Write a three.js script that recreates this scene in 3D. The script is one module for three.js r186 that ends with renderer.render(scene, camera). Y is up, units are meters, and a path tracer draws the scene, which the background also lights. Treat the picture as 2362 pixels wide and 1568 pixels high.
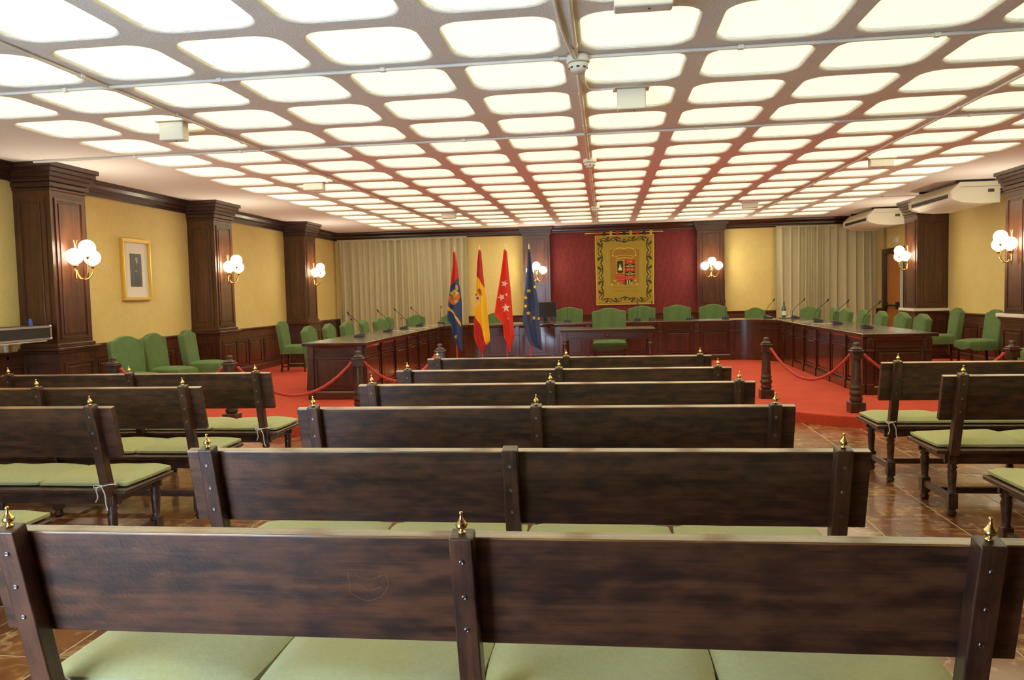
import * as THREE from 'three';
import { RoundedBoxGeometry } from 'three/addons/geometries/RoundedBoxGeometry.js';
import { mergeGeometries, mergeVertices } from 'three/addons/utils/BufferGeometryUtils.js';
import { RectAreaLightUniformsLib } from 'three/addons/lights/RectAreaLightUniformsLib.js';

// ------------------------------------------------------------ camera, sky, light, exposure
const scene = new THREE.Scene();
const rad = THREE.MathUtils.degToRad;
const camera = new THREE.PerspectiveCamera(2 * Math.atan(784 / 1790) * 180 / Math.PI, 2362 / 1568, 0.05, 200);
camera.position.set(0, 1.45, 0);
camera.rotation.order = 'YXZ';
camera.rotation.set(rad(-3.4056), rad(6.9166), rad(-1.33));
scene.add(camera);
scene.background = new THREE.Color().setRGB(0.62, 0.8, 1.0);      // overcast daylight outside the glass door behind the benches
scene.backgroundIntensity = 30;
const renderer = new THREE.WebGLRenderer();
renderer.toneMapping = THREE.LinearToneMapping;
renderer.toneMappingExposure = 1.0;
renderer.shadowMap.enabled = true;
RectAreaLightUniformsLib.init();
const PANEL_COLOR = new THREE.Color().setRGB(1.0, 0.97, 0.6), PANEL_LIGHT = 0.75, PANEL_GLOW = 1.15;
const GLOBE_COLOR = new THREE.Color().setRGB(1.0, 0.86, 0.62), GLOBE_LIGHT = 0.85, GLOBE_GLOW = 6;

// ------------------------------------------------------------ room measures (metres)
const CEIL = 3.03, DAIS = 0.115, XL = -6.6, XR = 6.3, ZB = -18.6, ZF = 1.0;
const GX = 0.8393, GZ = 0.8484, GX0 = -0.6166, GZ0 = -4.877, SHEAR = 0.0136;

// ------------------------------------------------------------ helpers
let seed = 7;
const rnd = () => { seed = (seed * 1664525 + 1013904223) >>> 0; return seed / 4294967296; };
const ord = (n) => ['first', 'second', 'third', 'fourth', 'fifth', 'sixth', 'seventh', 'eighth', 'ninth', 'tenth', 'eleventh', 'twelfth', 'thirteenth', 'fourteenth', 'fifteenth', 'sixteenth', 'seventeenth', 'eighteenth'][n - 1];
const taken = {};
function numbered(n) { const k = taken[n] = (taken[n] ?? -1) + 1; return k ? n + '_' + String(k).padStart(3, '0') : n; }
function uvBox(g, grain = 'x', ox = 0, oy = 0) {
  if (g.index) g = g.toNonIndexed();
  const p = g.attributes.position, uv = new Float32Array(p.count * 2);
  const a = new THREE.Vector3(), b = new THREE.Vector3(), c = new THREE.Vector3();
  for (let i = 0; i < p.count; i += 3) {
    a.fromBufferAttribute(p, i); b.fromBufferAttribute(p, i + 1); c.fromBufferAttribute(p, i + 2);
    const n = b.clone().sub(a).cross(c.clone().sub(a)), ax = Math.abs(n.x), ay = Math.abs(n.y), az = Math.abs(n.z);
    let u, v;
    if (ax >= ay && ax >= az) [u, v] = ['z', 'y']; else if (ay >= az) [u, v] = ['x', 'z']; else [u, v] = ['x', 'y'];
    if (v === grain) [u, v] = [v, u];
    [a, b, c].forEach((q, k) => { uv[(i + k) * 2] = q[u] + ox; uv[(i + k) * 2 + 1] = q[v] + oy; });
  }
  g.setAttribute('uv', new THREE.BufferAttribute(uv, 2));
  return g;
}
function clean(g) {
  if (g.index) g = g.toNonIndexed();
  for (const k of Object.keys(g.attributes)) if (!['position', 'normal', 'uv'].includes(k)) g.deleteAttribute(k);
  if (!g.attributes.uv) g.setAttribute('uv', new THREE.BufferAttribute(new Float32Array(g.attributes.position.count * 2), 2));
  return g;
}
const join = (gs) => Array.isArray(gs) ? (gs.length === 1 ? gs[0] : mergeGeometries(gs.map(clean))) : gs;
function mesh(name, geos, mat, parent = scene) {
  const m = new THREE.Mesh(join(geos), mat);
  m.name = parent === scene ? numbered(name) : name;
  m.castShadow = m.receiveShadow = true;
  parent.add(m);
  return m;
}
function tag(o, label, category, group) { Object.assign(o.userData, { label, category }); if (group) o.userData.group = group; return o; }
function thing(name, label, category, group, pos = [0, 0, 0], turn = 0) {
  const o = new THREE.Group(); o.name = numbered(name); o.position.set(...pos); o.rotation.y = turn; scene.add(o);
  return tag(o, label, category, group);
}
function structure(name, label) { const o = new THREE.Group(); o.name = name; scene.add(o); o.userData = { kind: 'structure', label }; return o; }
function dup(o, label, pos, turn = 0, group) {
  const c = o.clone(); c.name = numbered(o.name.replace(/_\d{3}$/, '')); c.userData = { ...o.userData };
  c.position.set(...pos); c.rotation.y = turn; if (label) c.userData.label = label; if (group) c.userData.group = group; scene.add(c); return c;
}
const mv = (g, x, y, z) => g.translate(x, y, z);
const bx = (w, h, d, x = 0, y = 0, z = 0, grain = 'x') => mv(uvBox(new THREE.BoxGeometry(w, h, d), grain, rnd() * 2, rnd() * 2), x, y, z);
const rb = (w, h, d, r, x = 0, y = 0, z = 0, grain = 'x', seg = 1) => mv(uvBox(new RoundedBoxGeometry(w, h, d, seg, r), grain, rnd() * 2, rnd() * 2), x, y, z);
const cyl = (r0, r1, h, x = 0, y = 0, z = 0, n = 12) => mv(new THREE.CylinderGeometry(r0, r1, h, n), x, y, z);
const lathe = (pts, n = 12) => new THREE.LatheGeometry(pts.map(([r, y]) => new THREE.Vector2(r, y)), n);
const tube = (pts, r, n = 16, k = 6) => new THREE.TubeGeometry(new THREE.CatmullRomCurve3(pts.map((p) => new THREE.Vector3(...p))), n, r, k);
const ball = (r, x = 0, y = 0, z = 0, n = 12) => mv(new THREE.SphereGeometry(r, n, Math.max(6, n * 0.7 | 0)), x, y, z);
// four strips round a w x h rectangle in the xy plane, standing out t in z
function frame(w, h, b, t, x = 0, y = 0, z = 0) {
  return [bx(w, b, t, x, y + h / 2 - b / 2, z + t / 2), bx(w, b, t, x, y - h / 2 + b / 2, z + t / 2),
    bx(b, h - 2 * b, t, x - w / 2 + b / 2, y, z + t / 2, 'y'), bx(b, h - 2 * b, t, x + w / 2 - b / 2, y, z + t / 2, 'y')];
}
// stepped moulding profile [out, up] swept straight along x, length L, standing on z = 0
function moulding(profile, L, x = 0, y = 0, z = 0) {
  const s = new THREE.Shape(); s.moveTo(0, profile[0][1]);
  for (const [o, u] of profile) s.lineTo(o, u);
  s.lineTo(0, profile[profile.length - 1][1]);
  let g = new THREE.ExtrudeGeometry(s, { depth: L, bevelEnabled: false });
  g.rotateY(-Math.PI / 2); g.translate(L / 2, 0, 0);   // profile x -> +z, depth -> -x
  return mv(uvBox(g, 'x'), x, y, z);
}

// ------------------------------------------------------------ noise and textures
const H2 = (x, y, s) => { let h = Math.imul(x, 374761393) ^ Math.imul(y, 668265263) ^ Math.imul(s, 1274126177); h = Math.imul(h ^ (h >>> 13), 1274126177); return ((h ^ (h >>> 16)) >>> 0) / 4294967296; };
function vn(x, y, per, s) {   // value noise that repeats every per = [px, py] cells
  const xi = Math.floor(x), yi = Math.floor(y), fx = x - xi, fy = y - yi, u = fx * fx * (3 - 2 * fx), v = fy * fy * (3 - 2 * fy);
  const w = (a, n) => ((a % n) + n) % n, X = w(xi, per[0]), X1 = w(xi + 1, per[0]), Y = w(yi, per[1]), Y1 = w(yi + 1, per[1]);
  return (H2(X, Y, s) * (1 - u) + H2(X1, Y, s) * u) * (1 - v) + (H2(X, Y1, s) * (1 - u) + H2(X1, Y1, s) * u) * v;
}
function fbm(u, v, cx, cy, oct, s) { let a = 0, k = 0.5, t = 0; for (let o = 0; o < oct; o++) { a += k * vn(u * cx, v * cy, [cx, cy], s + o); t += k; k *= 0.5; cx *= 2; cy *= 2; } return a / t; }
function dataTex(n, m, fn, srgb, rep) {
  const d = new Uint8Array(n * m * 4);
  for (let j = 0; j < m; j++) for (let i = 0; i < n; i++) { const c = fn(i / n, j / m), o = (j * n + i) * 4; d[o] = c[0]; d[o + 1] = c[1]; d[o + 2] = c[2]; d[o + 3] = 255; }
  const t = new THREE.DataTexture(d, n, m); t.wrapS = t.wrapT = THREE.RepeatWrapping; t.magFilter = THREE.LinearFilter; t.minFilter = THREE.LinearMipmapLinearFilter; t.generateMipmaps = true;
  if (srgb) t.colorSpace = THREE.SRGBColorSpace; if (rep) t.repeat.set(...rep); t.needsUpdate = true; return t;
}
const mixc = (a, b, t) => [0, 1, 2].map((i) => a[i] + (b[i] - a[i]) * t);
const clamp = (x) => Math.min(1, Math.max(0, x));
const grey = (v) => { v = 255 * clamp(v); return [v, v, v]; };
function woodTex(dark, mid, light, s, sx, sy, mott = 0.5, st = [2, 40], bl = [7, 11]) {
  return dataTex(512, 512, (u, v) => {
    const w = fbm(u, v, 3, 6, 3, s + 20) * 0.25;
    const streak = fbm(u, (v + w * 0.2) % 1, st[0], st[1], 3, s), fine = fbm(u, v, 8, 160, 2, s + 5), blotch = fbm((u + w * 0.3) % 1, v, bl[0], bl[1], 3, s + 9);
    const t = clamp(0.5 + (streak - 0.5) * 1.1 + (blotch - 0.5) * 2 * mott + (fine - 0.5) * 0.45);
    return t < 0.5 ? mixc(dark, mid, t * 2) : mixc(mid, light, t * 2 - 1);
  }, true, [1 / sx, 1 / sy]);
}
const T = {};
T.bench = woodTex([38, 22, 16], [68, 40, 26], [90, 55, 34], 3, 1.1, 0.6, 0.62, [4, 30], [17, 22]);
T.goldwood = woodTex([104, 68, 34], [142, 96, 48], [168, 120, 64], 17, 0.9, 0.3, 0.6);  // lighter golden wood for the bench top edges and the scratched lines
T.mahog = woodTex([52, 26, 14], [74, 38, 19], [92, 50, 26], 11, 1.4, 0.9, 0.35);
T.fine = dataTex(256, 256, (u, v) => grey(fbm(u, v, 64, 64, 2, 5)), false, [2.2, 2.2]);
T.plaster = dataTex(512, 512, (u, v) => grey(fbm(u, v, 96, 96, 2, 31) * 0.7 + fbm(u, v, 40, 40, 2, 33) * 0.3), false, [1.4, 1.4]);
T.wall = dataTex(256, 256, (u, v) => { const a = fbm(u, v, 90, 30, 2, 41), b = fbm(u, v, 4, 4, 3, 44); return mixc([212, 190, 120], [222, 202, 132], clamp(0.5 + (a - 0.5) * 0.9 + (b - 0.5))); }, true, [0.9, 0.9]);
T.marble = dataTex(1024, 1024, (u, v) => {
  const w = fbm(u, v, 5, 5, 4, 51), base = fbm(u, v, 9, 9, 4, 55), w2 = fbm(u, v, 10, 10, 3, 58);
  let c = mixc([96, 50, 22], [146, 90, 44], clamp((base - 0.5) * 2.4 + 0.5));
  const v1 = Math.abs(fbm(u, v, 7, 7, 4, 61) - 0.5 + (w - 0.5) * 0.1), v2 = Math.abs(fbm(u, v, 13, 13, 3, 66) - 0.5);
  const vein = clamp(1 - v1 * 42) * clamp((w - 0.36) * 5) + 0.9 * clamp(1 - v2 * 26) * clamp((w2 - 0.47) * 7) + 0.7 * clamp((fbm(u, v, 34, 34, 3, 69) - 0.6) * 8);
  c = mixc(c, [196, 158, 106], clamp(vein * 0.8)); return c;
}, true, [0.62, 0.62]);
T.carpet = dataTex(512, 512, (u, v) => mixc([176, 52, 32], [198, 70, 44], clamp(0.5 + (fbm(u, v, 200, 200, 2, 71) - 0.5) * 1.6 + (fbm(u, v, 6, 6, 3, 75) - 0.5) * 0.7)), true, [0.8, 0.8]);
T.pad = dataTex(256, 256, (u, v) => { const f = fbm(u, v, 90, 90, 2, 81), b = fbm(u, v, 3, 3, 3, 85); return mixc(mixc([158, 161, 120], [170, 165, 106], clamp((b - 0.5) * 4 + 0.5)), [180, 179, 136], clamp((f - 0.5) * 0.6 + 0.4)); }, true, [1.3, 1.3]);
T.velvet = dataTex(256, 256, (u, v) => mixc([78, 102, 58], [97, 124, 72], clamp(0.5 + (fbm(u, v, 100, 100, 2, 91) - 0.5) * 1.2 + (fbm(u, v, 5, 5, 3, 95) - 0.5))), true, [1.6, 1.6]);
T.damask = dataTex(512, 512, (u, v) => {
  const a = (u * 4) % 1, b = (v * 3 + (Math.floor(u * 4) % 2) * 0.5) % 1, x = (a - 0.5) * 2, y = (b - 0.5) * 2, r = Math.hypot(x, y * 0.8), th = Math.atan2(y, x);
  const m = (Math.cos(th * 4 + r * 5) * 0.5 + 0.5) * clamp(1.05 - r) + (Math.abs(r - 0.86) < 0.07 ? 0.5 : 0);
  return mixc([98, 15, 19], [126, 25, 28], clamp(m * 0.9 + (fbm(u, v, 80, 80, 2, 99) - 0.5) * 0.5));
}, true, [1 / 1.5, 1 / 1.5]);
T.cloth = dataTex(256, 256, (u, v) => mixc([178, 170, 136], [196, 188, 154], fbm(u, v, 110, 60, 2, 105)), true, [1.2, 1.2]);
T.ash = woodTex([150, 92, 38], [172, 110, 48], [190, 126, 60], 121, 1.2, 0.5, 0.2);

const std = (o) => new THREE.MeshPhysicalMaterial(o);
const M = {
  wall: std({ map: T.wall, roughness: 0.85, bumpMap: T.fine, bumpScale: 0.0015 }),
  ceil: std({ color: new THREE.Color().setRGB(0.86, 0.85, 0.84), roughness: 0.95, bumpMap: T.plaster, bumpScale: 0.004 }),
  cove: std({ color: new THREE.Color().setRGB(0.88, 0.87, 0.82), roughness: 0.95, bumpMap: T.plaster, bumpScale: 0.004 }),
  diffuser: std({ color: 0xffffff, roughness: 0.9, emissive: PANEL_COLOR, emissiveIntensity: PANEL_GLOW }),
  bench: std({ map: T.bench, roughness: 0.45, clearcoat: 0.35, clearcoatRoughness: 0.2, bumpMap: T.fine, bumpScale: 0.0006 }),
  goldwood: std({ map: T.goldwood, roughness: 0.3, clearcoat: 1, clearcoatRoughness: 0.12, bumpMap: T.fine, bumpScale: 0.0006 }),
  wood: std({ map: T.mahog, roughness: 0.34, clearcoat: 0.6, clearcoatRoughness: 0.14 }),
  crown: std({ map: T.mahog, color: new THREE.Color().setRGB(0.6, 0.58, 0.6), roughness: 0.3, clearcoat: 0.5, clearcoatRoughness: 0.15 }),
  post: std({ map: T.bench, roughness: 0.4, clearcoat: 0.3, clearcoatRoughness: 0.3 }),
  desk: std({ map: T.mahog, color: new THREE.Color().setRGB(0.8, 0.72, 0.68), roughness: 0.3, clearcoat: 0.8, clearcoatRoughness: 0.1 }),
  marble: std({ map: T.marble, roughness: 0.3, clearcoat: 0.55, clearcoatRoughness: 0.1 }),
  grout: std({ color: new THREE.Color().setRGB(0.6, 0.46, 0.28), roughness: 0.8 }),
  carpet: std({ map: T.carpet, roughness: 1, sheen: 0.3, sheenColor: new THREE.Color().setRGB(0.5, 0.16, 0.08), bumpMap: T.fine, bumpScale: 0.003 }),
  pad: std({ map: T.pad, roughness: 0.95, sheen: 0.3, sheenColor: new THREE.Color().setRGB(0.4, 0.42, 0.3), bumpMap: T.fine, bumpScale: 0.0004 }),
  velvet: std({ map: T.velvet, roughness: 0.9, sheen: 0.35, sheenColor: new THREE.Color().setRGB(0.3, 0.38, 0.24), bumpMap: T.fine, bumpScale: 0.001 }),
  damask: std({ map: T.damask, roughness: 0.7, sheen: 0.4, sheenColor: new THREE.Color().setRGB(0.5, 0.12, 0.12) }),
  curtain: std({ map: T.cloth, roughness: 0.95, side: THREE.DoubleSide }),
  brass: std({ color: new THREE.Color().setRGB(0.86, 0.66, 0.26), metalness: 1, roughness: 0.22 }),
  gilt: std({ color: new THREE.Color().setRGB(0.72, 0.52, 0.14), metalness: 0.8, roughness: 0.35 }),
  steel: std({ color: new THREE.Color().setRGB(0.55, 0.55, 0.55), metalness: 1, roughness: 0.35 }),
  bolt: std({ color: new THREE.Color().setRGB(0.22, 0.22, 0.22), metalness: 1, roughness: 0.3 }),
  white: std({ color: new THREE.Color().setRGB(0.78, 0.76, 0.68), roughness: 0.5 }),
  ivory: std({ color: new THREE.Color().setRGB(0.72, 0.68, 0.52), roughness: 0.5 }),
  conduit: std({ color: new THREE.Color().setRGB(0.82, 0.8, 0.74), roughness: 0.5 }),
  black: std({ color: new THREE.Color().setRGB(0.012, 0.012, 0.013), roughness: 0.5 }),
  darkgrey: std({ color: new THREE.Color().setRGB(0.05, 0.05, 0.055), roughness: 0.5 }),
  rope: std({ color: new THREE.Color().setRGB(0.52, 0.05, 0.035), roughness: 0.7, sheen: 0.3, sheenColor: new THREE.Color().setRGB(0.6, 0.2, 0.15) }),
  ribbon: std({ color: new THREE.Color().setRGB(0.75, 0.72, 0.6), roughness: 0.9, side: THREE.DoubleSide }),
  globe: std({ color: 0xffffff, roughness: 0.4, emissive: GLOBE_COLOR, emissiveIntensity: GLOBE_GLOW }),
  ash: std({ map: T.ash, roughness: 0.4, clearcoat: 0.3, clearcoatRoughness: 0.2 }),
  glass: std({ color: 0xffffff, roughness: 0.02, transmission: 1, ior: 1.5 }),
  bottle: std({ color: new THREE.Color().setRGB(0.03, 0.09, 0.03), roughness: 0.08, clearcoat: 1, clearcoatRoughness: 0.03 }),
  paper: std({ color: new THREE.Color().setRGB(0.75, 0.72, 0.62), roughness: 0.9 }),
  blue: std({ color: new THREE.Color().setRGB(0.06, 0.1, 0.45), roughness: 0.5 }),
  redpole: std({ color: new THREE.Color().setRGB(0.45, 0.06, 0.05), roughness: 0.4 }),
};

// ============================================================ THE ROOM
// ---- floor: tiles of polished brown marble with pale joints
const TILE = 0.482, TX0 = 2.07, TZ0 = -7.2;
{
  const fl = structure('floor', 'polished brown marble tile floor with pale joints');
  mesh('joints', bx(XR - XL + 0.4, 0.1, ZF - ZB + 0.4, (XL + XR) / 2, -0.0515, (ZB + ZF) / 2), M.grout, fl);
  const variants = [];
  for (let k = 0; k < 8; k++) {
    const g = uvBox(new THREE.BoxGeometry(TILE - 0.008, 0.02, TILE - 0.008), 'x', rnd() * 3, rnd() * 3);
    if (k % 2) { const uv = g.attributes.uv; for (let i = 0; i < uv.count; i++) uv.setXY(i, uv.getY(i) + 1, uv.getX(i)); }
    variants.push(g);
  }
  const cells = [];
  for (let i = -18; i <= 8; i++) for (let j = -6; j <= 19; j++) {
    const x = TX0 + (i + 0.5) * TILE, z = TZ0 + (j + 0.5) * TILE;
    if (x < XL - 0.2 || x > XR + 0.2 || z > ZF + 0.1) continue;
    const px = x + z * Math.tan(rad(6.9)), inView = z < -1.0 && Math.abs(px / z) < 0.74;
    cells.push({ x, z, inView, d: -z });
  }
  cells.sort((a, b) => (b.inView - a.inView) || (a.d - b.d));
  const rest = [];
  cells.forEach((c, n) => {
    const g = variants[(n * 5 + Math.floor(c.x * 7)) & 7];
    if (n < 290 && c.inView) { const t = mesh('tile', g, M.marble, fl); t.position.set(c.x, -0.01 + (rnd() - 0.5) * 0.0008, c.z); }
    else rest.push(g.clone().translate(c.x, -0.01, c.z));
  });
  const r = mesh('tiles', rest, M.marble, fl); r.userData.kind = 'stuff';
}
// ---- dais under the desks, carpeted, with a bay cut out of its front
{
  const s = new THREE.Shape(), P = [[XL, 7.75], [-3.3, 7.75], [-2.75, 7.95], [-2.3, 8.35], [-2.0, 8.9], [-1.4, 9.5], [-0.1, 9.8], [1.2, 9.5], [1.62, 9.0], [1.9, 8.72], [2.25, 8.40], [2.63, 8.21], [3.2, 8.12], [XR, 8.12]];
  s.moveTo(XL, -ZB); s.lineTo(...P[0]); s.lineTo(...P[1]);
  s.splineThru(P.slice(2, 13).map((p) => new THREE.Vector2(...p))); s.lineTo(...P[13]); s.lineTo(XR, -ZB); s.closePath();
  const g = new THREE.ExtrudeGeometry(s, { depth: DAIS - 0.012, bevelEnabled: true, bevelSize: 0.012, bevelThickness: 0.012, bevelSegments: 2, curveSegments: 48 });
  g.rotateX(-Math.PI / 2);
  const d = structure('floor_dais', 'low dais covered in red carpet');
  mesh('carpet', uvBox(g, 'x'), M.carpet, d);
}
// ---- ceiling: plaster sheet with a rounded opening for every luminous panel, roof slab above
const HW = 0.36, HD = 0.357, HR = 0.17, COLS = [-5, 6], ROWS = [-2, 15];
function rrect(hw, hd, r, n = 6) {
  const p = [];
  for (const [sx, sz, a0] of [[1, 1, 0], [-1, 1, 1], [-1, -1, 2], [1, -1, 3]]) for (let k = 0; k <= n; k++) {
    const a = (a0 + k / n) * Math.PI / 2; p.push([sx * (hw - r) + r * Math.cos(a), sz * (hd - r) + r * Math.sin(a)]);
  }
  return p;
}
const cellAt = (c, r) => [GX0 + GX * c, GZ0 - GZ * r];
{
  const ce = structure('ceiling', 'white textured plaster ceiling with a grid of openings');
  const cell = new THREE.Shape([[-GX / 2, -GZ / 2], [GX / 2, -GZ / 2], [GX / 2, GZ / 2], [-GX / 2, GZ / 2]].map((p) => new THREE.Vector2(...p)));
  cell.holes.push(new THREE.Path(rrect(HW, HD, HR).map((p) => new THREE.Vector2(...p))));
  const parts = [], base = new THREE.ShapeGeometry(cell); base.rotateX(Math.PI / 2);   // faces down
  for (let c = COLS[0]; c <= COLS[1]; c++) for (let r = ROWS[0]; r <= ROWS[1]; r++) { const [x, z] = cellAt(c, r); parts.push(base.clone().translate(x, 0, z)); }
  const x0 = GX0 + GX * (COLS[0] - 0.5), x1 = GX0 + GX * (COLS[1] + 0.5), z0 = GZ0 - GZ * (ROWS[1] + 0.5), z1 = GZ0 - GZ * (ROWS[0] - 0.5);
  const grid = join(parts), sh = new THREE.Matrix4().makeShear(0, 0, 0, 0, 0, 0); sh.set(1, 0, 0, 0, 0, 1, 0, 0, SHEAR, 0, 1, 0, 0, 0, 0, 1);
  grid.applyMatrix4(sh); grid.translate(0, CEIL, 0);
  const border = new THREE.Shape([[XL - 0.1, ZB - 0.1], [XR + 0.1, ZB - 0.1], [XR + 0.1, ZF + 0.1], [XL - 0.1, ZF + 0.1]].map((p) => new THREE.Vector2(...p)));
  border.holes.push(new THREE.Path([[x0, z0 + SHEAR * x0], [x0, z1 + SHEAR * x0], [x1, z1 + SHEAR * x1], [x1, z0 + SHEAR * x1]].map((p) => new THREE.Vector2(...p))));
  const bg = new THREE.ShapeGeometry(border); bg.rotateX(Math.PI / 2); bg.translate(0, CEIL, 0);
  const sheet = mergeGeometries([clean(grid), clean(bg)]), P = sheet.attributes.position, uv = sheet.attributes.uv;
  for (let i = 0; i < P.count; i++) uv.setXY(i, P.getX(i), P.getZ(i));
  mesh('plaster', sheet, M.ceil, ce);
  mesh('slab', bx(XR - XL + 0.6, 0.12, ZF - ZB + 0.6, (XL + XR) / 2, CEIL + 0.22, (ZB + ZF) / 2), M.ceil, ce);
}
// ---- luminous panels
{
  const rings = [[0, 0], [0.006, 0.003], [0.012, 0.009], [0.015, 0.018], [0.016, 0.03]].map(([inset, up]) => rrect(HW - inset, HD - inset, HR - inset * 0.6, 6).map(([x, z]) => [x, up, z + SHEAR * x]));
  const n = rings[0].length, pos = [], idx = [], uvs = [];
  for (const r of rings) for (const p of r) { pos.push(...p); uvs.push(p[0] + p[1], p[2] + p[1]); }
  for (let k = 0; k < rings.length - 1; k++) for (let i = 0; i < n; i++) { const a = k * n + i, b = k * n + (i + 1) % n, c = a + n, d = b + n; idx.push(a, c, b, b, c, d); }
  const cove = new THREE.BufferGeometry(); cove.setAttribute('position', new THREE.Float32BufferAttribute(pos, 3)); cove.setAttribute('uv', new THREE.Float32BufferAttribute(uvs, 2)); cove.setIndex(idx); cove.computeVertexNormals();
  const plate = new THREE.ExtrudeGeometry(new THREE.Shape(rrect(HW - 0.012, HD - 0.012, HR - 0.008).map(([x, z]) => new THREE.Vector2(x, z + SHEAR * x))), { depth: 0.006, bevelEnabled: false });
  plate.rotateX(Math.PI / 2); plate.translate(0, 0.031, 0);
  const coveMat = M.cove; coveMat.side = THREE.DoubleSide;
  for (let r = ROWS[1]; r >= ROWS[0]; r--) for (let c = COLS[0]; c <= COLS[1]; c++) {
    const [x, z] = cellAt(c, r);
    const t = thing('ceiling_light', `cream luminous ceiling panel, ${ord(16 - r)} row from the end wall, ${ord(c + 6)} from the portrait wall`, 'ceiling light', 'luminous panels of the ceiling grid', [x, CEIL, z + SHEAR * x]);
    mesh('cove', cove, coveMat, t); mesh('diffuser', plate, M.diffuser, t);
    const l = new THREE.RectAreaLight(PANEL_COLOR, PANEL_LIGHT, 0.66, 0.655); l.position.set(0, 0.021, 0); l.rotation.x = -Math.PI / 2; t.add(l);
  }
}
// ---- walls with wainscot and crown moulding
const CROWN = [[0.02, -0.19], [0.03, -0.165], [0.03, -0.14], [0.055, -0.125], [0.06, -0.09], [0.09, -0.05], [0.11, -0.045], [0.115, -0.012], [0.135, -0.01], [0.135, 0]];
const WT = 0.93;
function wainscot(parent, L, x, z, turn, y0 = DAIS) {
  const h = WT - y0, g = [bx(L, h, 0.03, 0, y0 + h / 2, 0.015), moulding([[0.03, 0], [0.05, 0], [0.05, 0.09], [0.04, 0.11], [0.03, 0.12]], L, 0, y0, 0), moulding([[0.03, -0.05], [0.045, -0.045], [0.06, -0.02], [0.06, 0], [0.03, 0.004]], L, 0, WT, 0), bx(L, 0.02, 0.042, 0, WT - 0.17, 0.021)];
  const b = mesh('wainscot', g, M.wood, parent); b.position.set(x, 0, z); b.rotation.y = turn;
  const n = Math.max(1, Math.round(L / 0.62)), w = L / n;
  for (let i = 0; i < n; i++) {
    const px = -L / 2 + w * (i + 0.5), ph = WT - 0.2 - y0 - 0.16, py = y0 + 0.15 + ph / 2;
    const p = mesh('panel', [rb(w - 0.2, ph - 0.1, 0.02, 0.008, 0, 0, 0.034, 'y'), ...frame(w - 0.11, ph, 0.026, 0.016, 0, 0, 0.028)], M.wood, b); p.position.set(px, py, 0);
  }
  return b;
}
const wl = structure('wall_left', 'yellow painted wall above dark wood wainscot');
mesh('plaster', bx(0.2, CEIL + 0.3, ZF - ZB + 0.4, XL - 0.1, (CEIL + 0.3) / 2 - 0.05, (ZB + ZF) / 2, 'z'), M.wall, wl);
const COLL = [[-8.08, -8.68], [-11.75, -12.35], [-15.5, -16.1]], COLR = [[-15.25, -15.85], [-11.45, -12.05]];
{
  let a = ZF; const bays = [];
  for (const [n, f] of [...COLL, [ZB, ZB]]) { bays.push([a, n]); a = f; }
  for (const [n, f] of bays) {
    wainscot(wl, n - f, XL, (n + f) / 2, Math.PI / 2, f > -7.7 ? 0 : DAIS);
    const c = mesh('crown_moulding', moulding(CROWN, n - f), M.crown, wl); c.position.set(XL, CEIL, (n + f) / 2); c.rotation.y = Math.PI / 2;
  }
}
const wb = structure('wall_back', 'yellow painted end wall with a red damask field');
const RED = [-1.29, 2.13], PIL = [[-1.93, -1.29], [2.13, 2.75]];
mesh('plaster', bx(XR - XL + 0.4, CEIL + 0.3, 0.2, (XL + XR) / 2, (CEIL + 0.3) / 2 - 0.05, ZB - 0.1), M.wall, wb);
{ const g = bx(RED[1] - RED[0], 2.86 - WT, 0.03, (RED[0] + RED[1]) / 2, (2.86 + WT) / 2, ZB + 0.015); mesh('damask_panel', g, M.damask, wb).userData.label = 'dark red damask wall covering'; }
for (const [a, b] of [[XL, PIL[0][0]], [PIL[0][1], PIL[1][0]], [PIL[1][1], XR]]) {
  wainscot(wb, b - a, (a + b) / 2, ZB, 0);
  const c = mesh('crown_moulding', moulding(CROWN, b - a), M.crown, wb); c.position.set((a + b) / 2, CEIL, ZB);
}
const wr = structure('wall_right', 'yellow painted wall above dark wood wainscot');
const DOOR = [-18.5, -16.6], DTOP = 2.16;
mesh('plaster', [bx(0.2, CEIL + 0.3, ZF - DOOR[1] + 0.2, XR + 0.1, (CEIL + 0.3) / 2 - 0.05, (ZF + 0.2 + DOOR[1]) / 2, 'z'), bx(0.2, CEIL + 0.3, DOOR[0] - ZB + 0.2, XR + 0.1, (CEIL + 0.3) / 2 - 0.05, (DOOR[0] + ZB - 0.2) / 2, 'z'),
  bx(0.2, CEIL + 0.25 - DTOP, DOOR[1] - DOOR[0], XR + 0.1, (CEIL + 0.25 + DTOP) / 2, (DOOR[0] + DOOR[1]) / 2, 'z')], M.wall, wr);
{
  let a = ZF; const bays = [];
  for (const [n, f] of [...[...COLR].reverse(), [DOOR[1] + 0.09, DOOR[0] - 0.09], [ZB, ZB]]) { bays.push([a, n]); a = f; }
  for (const [n, f] of bays) wainscot(wr, n - f, XR, (n + f) / 2, -Math.PI / 2, f > -7.7 ? 0 : DAIS);
  a = ZF;
  for (const [n, f] of [...[...COLR].reverse(), [ZB, ZB]]) { const c = mesh('crown_moulding', moulding(CROWN, a - n), M.crown, wr); c.position.set(XR, CEIL, (a + n) / 2); c.rotation.y = -Math.PI / 2; a = f; }
}
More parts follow.
